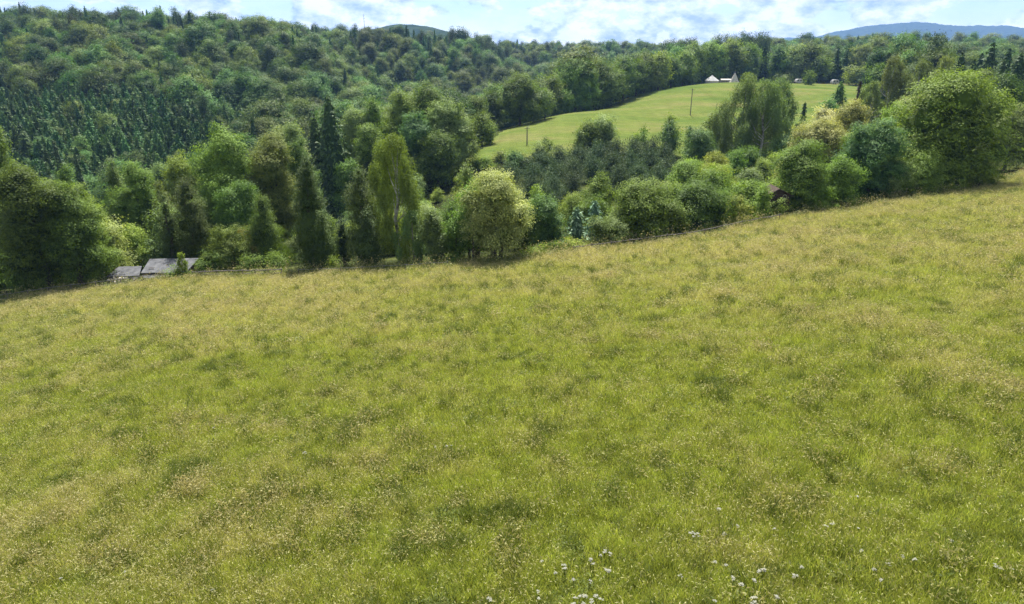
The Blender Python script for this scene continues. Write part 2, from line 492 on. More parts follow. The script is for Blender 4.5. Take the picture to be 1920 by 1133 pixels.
def conifer(rng, R, z0, z1, ls=.42, step=.42, nb=9, droop=.28, power=.56, dens=1.0):
    H = z1 - z0; Ps, Ns, Ds, Ls = [], [], [], []
    zs = np.arange(z0, z1 - .15, step)
    ang = 0
    for z in zs:
        t = (z - z0) / H
        r = R * max(.04, (1 - t) ** power) * (.8 + .35 * rng.random())
        b = max(4, int(nb * (.45 + .55 * (1 - t))))
        for k in range(b):
            ang = 2 * math.pi * k / b + rng.random() * .9 + z * 1.7
            rb = r * (.55 + .7 * rng.random())
            dirv = np.array([math.cos(ang), math.sin(ang), 0])
            m_ = max(3, int(rb / ls * 3.4 * dens))
            s = ((np.arange(m_) + rng.random(m_)) / m_) ** .7
            side = np.cross(dirv, (0, 0, 1)); sg = rng.uniform(-1, 1, m_)
            P = np.array([0, 0, z]) + dirv * (s * rb)[:, None] + side * (sg * math.pi * s * rb / b * .85)[:, None]
            P[:, 2] += -droop * rb * s ** 1.4 + .12 * rb * s ** 3 - np.abs(sg) * s * rb * .12 + rng.normal(size=m_) * .08
            Ps.append(P); Ds.append(dirv * .7 + side * (sg * .8)[:, None] + np.array([0, 0, -droop - .3]) + rng.normal(size=(m_, 3)) * .15)
            Ns.append(np.array([0, 0, .65]) + dirv * .5 + rng.normal(size=(m_, 3)) * .4); Ls.append(ls * (.75 + .6 * rng.random(m_)))
    for k in range(5):
        Ps.append(np.array([[0, 0, z1 - .25 - .1 * k]])); Ds.append(np.array([[rng.normal() * .3, rng.normal() * .3, 1.]])); Ns.append(rng.normal(size=(1, 3))); Ls.append(np.array([ls * 1.1]))
    P, Nn, D, Ln = (np.concatenate(a) for a in (Ps, Ns, Ds, Ls))
    V = leaf3(P, Nn, D, Ln, Ln * .55); T = np.clip(rng.random(len(P)), 0, 1)
    lv = np.linspace(0, .93, 7); rings = []                  # ragged dark core added round the stem to block light
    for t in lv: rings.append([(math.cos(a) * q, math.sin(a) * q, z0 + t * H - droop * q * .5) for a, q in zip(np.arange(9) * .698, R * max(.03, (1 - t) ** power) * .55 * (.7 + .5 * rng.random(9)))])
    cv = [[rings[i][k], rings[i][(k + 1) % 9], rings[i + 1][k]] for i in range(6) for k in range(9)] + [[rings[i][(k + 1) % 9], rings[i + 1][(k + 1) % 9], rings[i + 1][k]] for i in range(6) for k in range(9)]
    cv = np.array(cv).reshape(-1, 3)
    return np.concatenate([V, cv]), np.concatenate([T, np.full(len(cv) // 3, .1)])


def weeping(rng, R, z0, z1, prof='egg', n=6500, ls=.3, hang=.26):
    """birch: fine twigs hang in strands from arching limbs"""
    H = z1 - z0; pf = PROF[prof]
    ns = max(60, n // 20)
    nl = int(np.clip(13 + R * 2.6, 14, 30))                    # arching limbs, strands hang from their ends
    tl = .10 + .86 * (np.arange(nl) + rng.random(nl)) / nl; pl = np.arange(nl) * 2.39996 + rng.random(nl)
    rl_ = np.sin(np.clip(tl, 0, 1) ** .62 * math.pi) ** .6 * R * (.45 + .55 * rng.random(nl)); tl[-3:] = (.99, .95, .92); rl_[-3:] = R * np.array([.06, .25, .3])
    q = rng.integers(0, nl, ns); sp_ = R * .12
    S = np.stack([np.cos(pl[q]) * rl_[q], np.sin(pl[q]) * rl_[q], z0 + tl[q] * H], 1) + rng.normal(size=(ns, 3)) * np.array([sp_ * .8, sp_ * .8, sp_ * .6])
    ph = np.arctan2(S[:, 1], S[:, 0])
    S[:, 2] = np.minimum(S[:, 2], z1 - .3 * rng.random(ns))
    m_ = 20; si = np.repeat(np.arange(ns), m_); k = np.tile(np.arange(m_) / m_, ns)
    ln = hang * H * (.45 + .7 * rng.random(ns)); ln = np.minimum(ln, S[:, 2] - z0 + .3)
    P = S[si].copy(); P[:, 2] -= k * ln[si]
    out_ = np.stack([np.cos(ph), np.sin(ph), 0 * ph], 1)
    P += out_[si] * (np.sin(k * 2.2) * .35 * R * .22)[:, None] + rng.normal(size=(len(P), 3)) * ls * .5
    Nn = out_[si] * .5 + np.array([0, 0, .5]) + rng.normal(size=P.shape) * .6
    D = np.array([0, 0, -1.]) + rng.normal(size=P.shape) * .55
    Ln = ls * (.7 + .6 * rng.random(len(P)))
    tint = np.clip(.5 * rng.random(ns)[si] + .5 * rng.random(len(P)), 0, 1)
    return leaf3(P, Nn, D, Ln, Ln * .55), tint, S


def tris(n): return np.arange(3 * n, dtype=np.int32).reshape(-1, 3)


def quads(n): return np.arange(4 * n, dtype=np.int32).reshape(-1, 4)


def trunk_mb(rng, H, r, z1, targets=(), lean=.03, stems=1):
    mb = MB()
    for s in range(stems):
        off = np.array([0, 0, 0.]) if stems == 1 else np.array([math.cos(s * 2.4), math.sin(s * 2.4), 0]) * r * 2.2
        a = rng.normal() * lean * H if stems == 1 else off[0] * 2; b = rng.normal() * lean * H if stems == 1 else off[1] * 2
        P = [np.array([0, 0, -.6]) + off]
        for k in range(1, 6):
            f = k / 5; P.append(off + np.array([a * f + rng.normal() * .012 * H, b * f + rng.normal() * .012 * H, z1 * f]))
        rs = r if stems == 1 else r * .65
        mb.tube(P, [rs * 1.25, rs, rs * .85, rs * .68, rs * .45, rs * .15], 7)
    P = np.array(P)
    for c in targets:
        zb = max(.2 * z1, min(c[2] * .62, .8 * z1)); f = zb / z1 * 5; i = int(min(f, 4)); base = P[i] + (P[i + 1] - P[i]) * (f - i)
        mid = base * .45 + np.asarray(c) * .55 + np.array([0, 0, -.04 * H])
        mb.tube([base, mid, np.asarray(c)], [r * .38, r * .25, r * .08], 5)
    return mb


MESHLOG = []


def make_tree(kind, rng, H, R, leaf, big=1.0, bare=None):
    """returns (crown mesh, trunk mesh); origin at the foot"""
    lm = LEAF[leaf]; bark = BARK
    area = R * R * 4 + R * H * 4
    big = max(big, math.sqrt(area * 140 / 52000))
    ls = .183 * big
    n = int(np.clip(area * 140 / big ** 2, 1400, 52000))
    if kind in ('round', 'dome', 'egg', 'flame'):
        b = .16 if bare is None else bare
        V, T, C, rl = crown(rng, R, H * b, H, kind, n, ls, lobes=int(np.clip(18 + R * 6.0, 20, 64)))
        tr = trunk_mb(rng, H, .022 * H + .05, H * .78, C[rng.choice(len(C), 7)])
    elif kind == 'shrub':
        V, T, C, rl = crown(rng, R, H * .02, H, 'dome', n, ls * .85, lobes=int(np.clip(12 + R * 5, 14, 34)))
        tr = trunk_mb(rng, H, .018 * H + .03, H * .6, C[rng.choice(len(C), 5)], stems=4)
    elif kind == 'multi':
        V, T, C, rl = crown(rng, R, H * .20, H, 'dome', n, ls, lobes=36, rad=.30)
        tr = trunk_mb(rng, H, .022 * H + .05, H * .7, C[rng.choice(len(C), 9)], stems=4)
    elif kind == 'thuja':
        V, T, C, rl = crown(rng, R, H * .01, H, 'column', int(n * 1.25), ls * .9, lobes=30, mode='scale', rad=.6)
        tr = trunk_mb(rng, H, .02 * H + .05, H * .8)
    elif kind == 'cypress':
        V, T, C, rl = crown(rng, R, H * .01, H, 'cone', int(n * 1.35), ls * .95, lobes=46, mode='scale', rad=.42)
        tr = trunk_mb(rng, H, .02 * H + .05, H * .85)
    elif kind == 'pine':
        V, T, C, rl = crown(rng, R, H * .06, H, 'flame', int(n * 1.1), ls * 1.1, lobes=24, mode='needle', rad=.36)
        tr = trunk_mb(rng, H, .018 * H + .04, H * .85, C[rng.choice(len(C), 6)]); bark = PINEBARK
    elif kind == 'scots':                                   # tall pine, crown only at the top
        V, T, C, rl = crown(rng, R, H * .5, H, 'egg', int(n * .8), ls * 1.1, lobes=14, mode='needle', rad=.45)
        tr = trunk_mb(rng, H, .013 * H + .05, H * .92, C[rng.choice(len(C), 5)], lean=.015); bark = PINEBARK
    elif kind == 'spruce':
        V, T = conifer(rng, R, H * .05, H, ls=.50 * big, step=.42 * big, nb=12); tr = trunk_mb(rng, H, .014 * H + .05, H * .93, lean=.008)
    elif kind == 'birch':
        V, T, S = weeping(rng, R, H * .08, H, 'egg', n, ls * .95)
        tr = trunk_mb(rng, H, .012 * H + .05, H * .9, S[rng.choice(len(S), 9)], lean=.02); bark = BIRCHBARK
    MESHLOG.append(len(V) // 3)
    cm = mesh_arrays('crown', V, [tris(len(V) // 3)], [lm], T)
    tm = tr.mesh('trunk', bark)
    return cm, tm


NAMES = {'round': ('broadleaf_tree', 'tree'), 'dome': ('broadleaf_tree', 'tree'), 'egg': ('broadleaf_tree', 'tree'), 'flame': ('broadleaf_tree', 'tree'), 'multi': ('broadleaf_tree', 'tree'),
         'shrub': ('shrub', 'shrub'), 'thuja': ('thuja_tree', 'conifer'), 'cypress': ('cypress_tree', 'conifer'), 'pine': ('pine_tree', 'pine'), 'scots': ('tall_pine_tree', 'pine'),
         'spruce': ('spruce_tree', 'spruce'), 'birch': ('birch_tree', 'birch')}
FOOT = []                                                   # feet of placed trees (x, y, radius)


def plant(kind, u, vtop, Y, wpx, leaf, label, group=None, bare=None, minh=1.0):
    if Y < 60: Y = edge_y(u) + Y
    dx, dz = ray(u, vtop)
    x = dx * Y; z0 = gz(x, Y); H = max(minh, dz * Y - z0)
    R = wpx / 2 * (Y * CP - (z0 + H / 2) * SP) / F
    rng = np.random.default_rng(int(abs(u) * 7 + vtop * 131 + Y))
    cm, tm = make_tree(kind, rng, H, R, leaf, big=max(1.0, (Y / 95) ** .9), bare=bare)
    nm, cat = NAMES[kind]
    r = empty(nm, (x, Y, z0)); tag(r, label, cat, group)
    put('crown', cm, r); put('trunk', tm, r)
    FOOT.append((x, Y, R))
    return r


# ------------------------------------------------------------------ ground sheets
m, N, L, O = new_mat('forest_floor')
ps = pos(N)
c = ramp(N, L, noise(N, L, ps, .22, 5, .6), (.32, (.022, .026, .011)), (.52, (.040, .050, .016)), (.7, (.075, .085, .028)))
p = N.new('ShaderNodeBsdfPrincipled'); p.inputs['Roughness'].default_value = 1; p.inputs['Specular IOR Level'].default_value = 0
L.new(c, p.inputs['Base Color'])
bp = N.new('ShaderNodeBump'); bp.inputs['Distance'].default_value = .6; L.new(noise(N, L, ps, 1.1, 5), bp.inputs['Height']); L.new(bp.outputs[0], p.inputs['Normal'])
L.new(p.outputs[0], O.inputs[0]); FLOOR = m

m, N, L, O = new_mat('meadow_turf')
ps = pos(N)
a = ramp(N, L, noise(N, L, ps, .16, 5, .6), (.35, (.072, .088, .014)), (.5, (.100, .112, .020)), (.68, (.165, .150, .048)))
c = mixc(N, L, 1.0, a, ramp(N, L, noise(N, L, ps, 5.5, 4, .7), (.3, .55), (.7, 1.3)), 'MULTIPLY')
p = N.new('ShaderNodeBsdfPrincipled'); p.inputs['Roughness'].default_value = 1; p.inputs['Specular IOR Level'].default_value = 0
L.new(c, p.inputs['Base Color'])
bp = N.new('ShaderNodeBump'); bp.inputs['Distance'].default_value = .25; L.new(noise(N, L, ps, 4, 5, .7), bp.inputs['Height']); L.new(bp.outputs[0], p.inputs['Normal'])
L.new(p.outputs[0], O.inputs[0]); TURF = m

m, N, L, O = new_mat('far_field_grass')
ps = pos(N)
mpg = N.new('ShaderNodeMapping'); L.new(ps, mpg.inputs[0]); mpg.inputs['Rotation'].default_value = (0, 0, .5); mpg.inputs['Scale'].default_value = (.35, 1, 1)
a = ramp(N, L, noise(N, L, mpg.outputs[0], .06, 5, .6), (.36, (.072, .108, .024)), (.52, (.104, .132, .032)), (.68, (.140, .140, .050)))
mpt = N.new('ShaderNodeMapping'); L.new(ps, mpt.inputs[0]); mpt.inputs['Rotation'].default_value = (0, 0, -.35); mpt.inputs['Scale'].default_value = (1, .02, 1)
c = mixc(N, L, 1.0, a, ramp(N, L, noise(N, L, mpg.outputs[0], .9, 6, .7), (.3, .72), (.7, 1.22)), 'MULTIPLY')
c = mixc(N, L, 1.0, c, ramp(N, L, noise(N, L, mpt.outputs[0], .35, 3, .6), (.38, .95), (.62, 1.05)), 'MULTIPLY')     # old mowing swaths
p = N.new('ShaderNodeBsdfPrincipled'); p.inputs['Roughness'].default_value = 1; p.inputs['Specular IOR Level'].default_value = 0
L.new(c, p.inputs['Base Color'])
bp = N.new('ShaderNodeBump'); bp.inputs['Distance'].default_value = .3; L.new(noise(N, L, ps, 2.2, 5, .7), bp.inputs['Height']); L.new(bp.outputs[0], p.inputs['Normal'])
L.new(p.outputs[0], O.inputs[0]); FIELD = m


def grid_mesh(name, xs, ys, zf, mat, keep=None):
    X, Y = np.meshgrid(xs, ys); Z = zf(X, Y)
    V = np.stack([X.ravel(), Y.ravel(), Z.ravel()], 1)
    nx, ny = len(xs), len(ys)
    i = (np.arange(ny - 1)[:, None] * nx + np.arange(nx - 1)[None]).ravel()
    Q = np.stack([i, i + 1, i + nx + 1, i + nx], 1)
    if keep is not None:
        cx = V[Q, 0].mean(1); cyy = V[Q, 1].mean(1); Q = Q[keep(cx, cyy)]
        used = np.unique(Q); mp_ = np.full(len(V), -1); mp_[used] = np.arange(len(used)); V = V[used]; Q = mp_[Q]
    return mesh_arrays(name, V, [Q], [mat], smooth=True)


def warp(a, n, s): t = np.linspace(-1, 1, n); return np.sinh(t * s) / math.sinh(s) * a


# far field: outline on the ground
FIELD_UV = [(868, 300, 186), (905, 276, 206), (942, 251, 240), (1050, 216, 283), (1200, 179, 356), (1300, 161, 398), (1420, 155, 414), (1520, 153, 418), (1640, 152, 415), (1660, 160, 380), (1600, 200, 290), (1560, 240, 215),
            (1500, 260, 200), (1300, 272, 192), (1100, 292, 186)]
FIELD_XY = np.array([(ray(u, v)[0] * y, y) for u, v, y in FIELD_UV])


def in_poly(x, y, P):
    x = np.asarray(x); y = np.asarray(y); c = np.zeros(x.shape, bool); n = len(P)
    for i in range(n):
        x1, y1 = P[i]; x2, y2 = P[(i + 1) % n]
        if y1 == y2: continue
        k = ((y1 > y) != (y2 > y)) & (x < (x2 - x1) * (y - y1) / (y2 - y1) + x1); c ^= k
    return c


def ground_low(X, Y):
    z = ground_z(X, Y)
    inside = np.clip((edge_at(X) + 1.0 - Y) / 3.0, 0, 1)
    return z - .5 * inside


xs = warp(9500, 341, 5.6); ys = np.concatenate([np.linspace(-160, 60, 45), np.linspace(62, 460, 200), 460 + np.cumsum(np.geomspace(3, 300, 66))])
tag(put('ground', grid_mesh('ground', xs, ys, ground_low, FLOOR)), 'dark forest floor and valley ground below the trees', kind='structure')
tag(put('meadow', grid_mesh('meadow', np.linspace(-190, 210, 281), np.linspace(-100, 150, 176), ground_z, TURF, lambda x, y: y < edge_at(x) + 2.5)),
    'sloping flower meadow filling the lower part of the view', kind='structure')
fx = np.linspace(FIELD_XY[:, 0].min() - 2, FIELD_XY[:, 0].max() + 2, 170); fy = np.linspace(FIELD_XY[:, 1].min() - 2, FIELD_XY[:, 1].max() + 2, 190)
tag(put('far_field', grid_mesh('far_field', fx, fy, lambda x, y: ground_z(x, y) + .18, FIELD, lambda x, y: in_poly(x, y, FIELD_XY))),
    'pale green hay field on the far slope between the woods', kind='structure')


# ------------------------------------------------------------------ far blue hills
def far_hill(Y, prof, depth, label, amp, foot=-60):
    us = np.array([q[0] for q in prof], float); vs = np.array([q[1] for q in prof], float)
    x0, x1 = ray(us[0], 60)[0] * Y, ray(us[-1], 60)[0] * Y
    nx = int((x1 - x0) / 14); ny = int(depth / 14)
    X, T = np.meshgrid(np.linspace(x0, x1, nx), np.linspace(-1, 1, ny))
    u = CX + F * X * (CP + (CY - 60) / F * SP) / Y
    zt = ray(u, np.interp(u, us, vs))[1] * Y
    w = np.where(T < 0, np.cos(T * math.pi / 2) ** 1.3, np.cos(T * math.pi / 2) ** 1.5)
    Yw = Y + T * depth / 2
    Z = foot + (zt - foot) * w
    Z = Z + (fbm(X, Yw, 260, 5) - .5) * amp * 4 * w + (vnoise(X, Yw, 34, 8) + vnoise(X, Yw, 19, 9) - 1) * amp * .9
    V = np.stack([X.ravel(), Yw.ravel(), Z.ravel()], 1)
    i = (np.arange(ny - 1)[:, None] * nx + np.arange(nx - 1)[None]).ravel()
    o = put('wooded_hill', mesh_arrays('wooded_hill', V, [np.stack([i, i + 1, i + nx + 1, i + nx], 1)], [HILLWOOD]))
    return tag(o, label, kind='structure')


m, N, L, O = new_mat('distant_wood')
ps = pos(N)
c = ramp(N, L, noise(N, L, ps, .05, 6, .7), (.38, (.014, .026, .014)), (.6, (.035, .052, .022)))
p = N.new('ShaderNodeBsdfPrincipled'); p.inputs['Roughness'].default_value = 1; p.inputs['Specular IOR Level'].default_value = 0
L.new(c, p.inputs['Base Color']); L.new(p.outputs[0], O.inputs[0]); HILLWOOD = m
far_hill(5600, [(1380, 95), (1450, 82), (1540, 72), (1580, 58), (1630, 49), (1680, 43), (1740, 44), (1800, 48), (1860, 50), (1920, 54), (2000, 58), (2150, 75), (2300, 95)], 1500, 'long blue wooded ridge on the skyline at the right', 9)
far_hill(6600, [(1250, 110), (1350, 88), (1450, 73), (1520, 70), (1600, 72), (1700, 85), (1800, 110)], 1200, 'lower blue ridge just left of the long blue ridge', 8)
far_hill(1750, [(600, 92), (660, 60), (690, 58), (730, 50), (770, 47), (810, 52), (850, 62), (900, 78), (960, 100)], 700, 'small hazy wooded hump of a hill behind the left hillside', 5)

# ------------------------------------------------------------------ individually seen trees
exec_trees = []
G_FRONT = None
P_ = plant
# --- front row along the meadow edge, from the left
P_('egg', -26, 212, 30, 92, 'birchlit', 'tall pale yellow-green tree cut by the left picture edge')
P_('round', 38, 318, 7, 160, 'deep', 'large dark broadleaf tree at the far left end of the meadow edge', bare=.10)
P_('egg', 112, 352, 5, 96, 'deep', 'dark broadleaf tree with yellow-green top, second from the left at the meadow edge', bare=.08)
P_('dome', 152, 384, 6, 78, 'lime', 'broadleaf tree overhanging the left end of the grey shed roof', bare=.06)
P_('round', 25, 330, 22, 150, 'yellow', 'yellow-green tree top rising behind the far left dark tree', bare=.1)
P_('egg', 150, 352, 20, 90, 'lime', 'light green tree standing behind the tree that overhangs the shed', bare=.1)
P_('shrub', 245, 430, 19, 100, 'yellow', 'bright yellow-green bush behind the lower shed roof')
P_('thuja', 306, 366, 13, 30, 'thuja', 'narrow dark column conifer behind the shed, the thinner of the pair')
P_('thuja', 345, 342, 13, 56, 'thuja', 'thick brownish-green column conifer rising behind the shed')
P_('egg', 298, 346, 24, 44, 'rust', 'slim brownish tree behind the narrow column conifer')
P_('shrub', 424, 433, 7, 95, 'lime', 'light green rounded bush to the right of the shed')
P_('shrub', 457, 433, 12, 40, 'copper', 'small orange-brown bush topping the green bush beside the shed')
P_('shrub', 400, 478, 4, 60, 'mid', 'low green bush against the right wall of the shed')
P_('shrub', 470, 484, 4, 46, 'mid', 'small dark green bush beside the rail fence')
P_('shrub', 512, 476, 5, 44, 'lime', 'small bright bush between the rail fence and the ragged cypress')
P_('cypress', 488, 372, 12, 85, 'deep', 'broad dark green conifer between the round bush and the ragged cypress')
P_('cypress', 572, 302, 6, 92, 'thuja', 'ragged brownish cypress at the meadow edge left of the weeping birch')
P_('cypress', 602, 402, 4, 42, 'thuja', 'short reddish cypress leaning on the right of the ragged cypress')
P_('shrub', 621, 488, 3, 30, 'lime', 'small bright bush at the foot of the reddish cypress')
P_('thuja', 640, 412, 9, 30, 'spruce', 'slim dark conifer in the gap left of the weeping birch')
P_('thuja', 672, 318, 8, 62, 'thuja', 'dark column conifer directly left of the weeping birch')
P_('cypress', 686, 398, 5, 56, 'spruce', 'dark lower conifer in front of the weeping birch')
P_('birch', 734, 250, 8, 128, 'birchlit', 'tall sunlit weeping birch at the meadow edge')
P_('birch', 770, 395, 6, 66, 'birch', 'short birch on the right flank of the tall weeping birch')
P_('egg', 812, 396, 5, 66, 'birch', 'thin leafy young tree between the birch and the cream tree', bare=.05)
P_('egg', 852, 420, 5, 52, 'mid', 'young green tree left of the cream-leaved tree', bare=.08)
P_('multi', 884, 352, 6, 76, 'mid', 'green several-stemmed tree touching the left side of the cream tree')
P_('multi', 928, 330, 4, 152, 'cream', 'large cream and yellow-leaved tree at the meadow edge')
P_('egg', 874, 312, 22, 34, 'pale', 'small pale tree top showing above the cream tree')
P_('round', 1024, 374, 10, 76, 'teal', 'blue-green round tree with bright top right of the cream tree', bare=.04)
P_('round', 1006, 356, 20, 24, 'lime', 'little bright tree top above the blue-green round tree')
P_('shrub', 1004, 476, 3, 50, 'lime', 'low bright bush at the left end of the hedge by the pale heap')
P_('shrub', 1040, 464, 3.5, 60, 'mid', 'low green bush in the middle of the hedge by the pale heap')
P_('shrub', 1078, 458, 3.5, 52, 'yellow', 'low yellow-green bush at the right end of the hedge')
P_('spruce', 1082, 386, 13, 50, 'bluespruce', 'silver-blue spruce behind the olive bush, the left of two')
P_('spruce', 1116, 376, 15, 52, 'bluespruce', 'silver-blue spruce behind the olive bush, the right of two')
P_('shrub', 1142, 412, 4, 88, 'olive', 'olive-grey willow bush at the meadow edge')
P_('dome', 1208, 350, 6, 132, 'mid', 'rounded bright green tree right of the olive willow bush', bare=.03)
P_('shrub', 1258, 396, 4, 56, 'mid', 'green bush in the gap between the two rounded trees')
P_('dome', 1312, 350, 7, 112, 'deep', 'rounded dark green tree, the right one of the rounded pair', bare=.03)
P_('shrub', 1385, 374, 6, 62, 'yellow', 'yellow-green bush right of the rounded dark tree')
P_('shrub', 1418, 384, 4, 46, 'lime', 'low light green bush below the small brown hut')
P_('shrub', 1452, 380, 4, 50, 'mid', 'low green bush in front of the small brown hut')
P_('shrub', 1432, 352, 4.2, 38, 'lime', 'light bush hiding the left half of the small brown hut')
P_('egg', 1512, 272, 7, 112, 'deep', 'dark pointed broadleaf tree beside the small brown hut', bare=.03)
P_('shrub', 1545, 352, 3.5, 50, 'lime', 'light bush at the foot of the dark pointed tree')
P_('dome', 1580, 300, 6, 74, 'mid', 'mid-green tree right of the dark pointed tree', bare=.03)
P_('dome', 1648, 234, 9, 120, 'teal', 'dark grey-green tree left of the huge hornbeam', bare=.02)
P_('shrub', 1688, 300, 6, 70, 'pale', 'pale-leaved bush between the grey-green tree and the hornbeam')
P_('dome', 1800, 150, 10, 232, 'hornbeam', 'huge round green hornbeam, the biggest crown at the upper meadow edge', bare=.01)
P_('shrub', 1735, 292, 5, 90, 'mid', 'dark bush skirting the left foot of the huge hornbeam')
P_('shrub', 1846, 288, 2.5, 62, 'lime', 'lone light bush standing in front of the huge hornbeam')
P_('dome', 1912, 202, 12, 74, 'pale', 'pale green tree at the right picture edge')
P_('shrub', 1960, 235, 8, 90, 'mid', 'green bush beyond the pale tree at the right picture edge')
# --- second row
P_('egg', 206, 304, 30, 44, 'birch', 'slim grey-green tree behind the shed bushes')
P_('round', 250, 312, 26, 90, 'mid', 'spreading oak-like tree behind the yellow-green bush')
P_('round', 330, 292, 42, 88, 'lime', 'yellow-green round tree behind the thick column conifer')
P_('dome', 412, 246, 30, 128, 'lime', 'tallest light green tree behind the shed')
P_('round', 502, 262, 36, 106, 'rust', 'brown-tinged broadleaf tree beside the tallest light green tree')
P_('round', 450, 350, 22, 90, 'mid', 'mid-green tree below the brown-tinged tree')
P_('round', 380, 380, 22, 80, 'mid', 'dark-bottomed tree just right of the thick column conifer')
P_('round', 540, 240, 134, 60, 'pale', 'pale round tree left of the tall dark spruce')
P_('round', 560, 265, 128, 66, 'mid', 'green tree at the left foot of the tall dark spruce')
P_('round', 215, 360, 40, 60, 'mid', 'green tree filling the gap left of the oak-like tree')
P_('egg', 120, 318, 48, 70, 'mid', 'grey-green tree above the far left group')
P_('spruce', 86, 305, 150, 52, 'pine', 'grey-green spruce low on the left valley side')
P_('spruce', 140, 290, 155, 44, 'pine', 'second grey-green spruce low on the left valley side')
P_('spruce', 100, 262, 185, 46, 'pine', 'taller grey-green spruce at the foot of the plantation')
# --- dark clump in the middle
P_('spruce', 614, 180, 164, 112, 'spruce', 'tall dark spruce at the left end of the middle clump')
P_('spruce', 588, 214, 168, 84, 'spruce', 'dark spruce leaning on the left of the tall dark spruce')
P_('round', 660, 205, 178, 60, 'pale', 'pale-topped tree right of the tall dark spruce')
P_('round', 700, 188, 180, 72, 'mid', 'mid-green tree in the left half of the middle clump')
P_('round', 690, 235, 168, 66, 'deep', 'dark tree low in the left half of the middle clump')
P_('dome', 756, 172, 178, 84, 'mid', 'left of the two tallest rounded trees in the middle clump')
P_('dome', 806, 162, 182, 92, 'mid', 'tallest rounded tree in the middle clump')
P_('dome', 775, 215, 168, 80, 'teal', 'dark blue-green tree at the front of the middle clump')
P_('dome', 838, 192, 174, 84, 'pale', 'pale-leaved tree at the right of the middle clump')
P_('dome', 858, 215, 180, 74, 'mid', 'rounded tree at the right end of the middle clump')
P_('round', 820, 255, 165, 76, 'deep', 'dark tree low at the front right of the middle clump')
P_('round', 735, 270, 162, 76, 'deep', 'dark tree low at the front middle of the middle clump')
P_('round', 650, 306, 158, 56, 'deep', 'dark tree under the tall dark spruce')
P_('round', 888, 188, 232, 50, 'lime', 'light green tree behind the right end of the middle clump')
P_('egg', 902, 218, 215, 40, 'mid', 'narrow green tree near the lower corner of the far field')
P_('shrub', 918, 236, 212, 26, 'lime', 'small bright bush at the lower corner of the far field')
P_('egg', 925, 175, 262, 38, 'birch', 'grey-green tree left of the big field-corner tree')
# --- trees along the left border of the far field
for q in [('dome', 975, 148, 258, 82, 'mid', 'big rounded tree at the lower corner of the far field'),
          ('egg', 1000, 168, 262, 56, 'mid', 'green tree on the right flank of the field-corner tree'),
          ('egg', 1022, 174, 268, 32, 'pale', 'pale slim tree right of the field-corner tree'),
          ('dome', 1030, 148, 288, 62, 'deep', 'dark tree between the field-corner tree and the large domed tree'),
          ('egg', 1055, 178, 288, 44, 'mid', 'low green tree at the foot of the large domed tree'),
          ('dome', 1082, 122, 302, 92, 'hornbeam', 'left half of the large domed pair on the far field border'),
          ('dome', 1118, 116, 318, 92, 'mid', 'right half of the large domed pair on the far field border'),
          ('dome', 1150, 132, 326, 50, 'deep', 'dark tree on the right flank of the large domed pair'),
          ('egg', 1172, 110, 338, 52, 'mid', 'pointed tree, first after the domed pair on the field border'),
          ('egg', 1196, 118, 348, 40, 'deep', 'darker pointed tree, second after the domed pair on the field border'),
          ('egg', 1212, 104, 356, 48, 'mid', 'third tree after the domed pair on the field border'),
          ('egg', 1238, 104, 366, 46, 'lime', 'bright tree, fourth after the domed pair on the field border'),
          ('egg', 1262, 108, 378, 42, 'mid', 'fifth tree after the domed pair on the field border'),
          ('egg', 1284, 100, 388, 44, 'mid', 'tree at the upper corner of the far field'),
          ('dome', 1306, 88, 402, 50, 'mid', 'tree just behind the white bell tent'),
          ('dome', 1338, 82, 412, 54, 'lime', 'light green tree behind the tents'),
          ('dome', 1374, 82, 420, 56, 'deep', 'dark tree on the woodland edge right of the tents'),
          ('dome', 1408, 88, 424, 46, 'mid', 'green tree on the woodland edge above the birch group'),
          ('spruce', 1436, 78, 430, 30, 'spruce', 'dark spruce on the woodland edge above the birch group'),
          ('dome', 1462, 92, 424, 40, 'deep', 'dark round tree on the far woodland edge'),
          ('dome', 1490, 92, 428, 44, 'pale', 'pale round tree on the far woodland edge'),
          ('dome', 1524, 84, 430, 52, 'mid', 'tall rounded tree on the far woodland edge'),
          ('dome', 1540, 112, 422, 36, 'mid', 'lower rounded tree on the far woodland edge'),
          ('spruce', 1572, 92, 425, 30, 'spruce', 'dark spruce on the far woodland edge, the left of three'),
          ('spruce', 1588, 104, 422, 24, 'spruce', 'short dark spruce on the far woodland edge, middle of three'),
          ('dome', 1610, 128, 405, 44, 'lime', 'bright low tree at the far right corner of the far field'),
          ('spruce', 1640, 108, 400, 34, 'spruce', 'dark spruce beside the far right corner of the far field, right of three'),
          ('egg', 1519, 140, 380, 9, 'deep', 'lone little tree standing on the far field'),
          ('shrub', 1466, 142, 412, 26, 'pale', 'pale bush at the top edge of the far field'),
          ]: P_(*q)
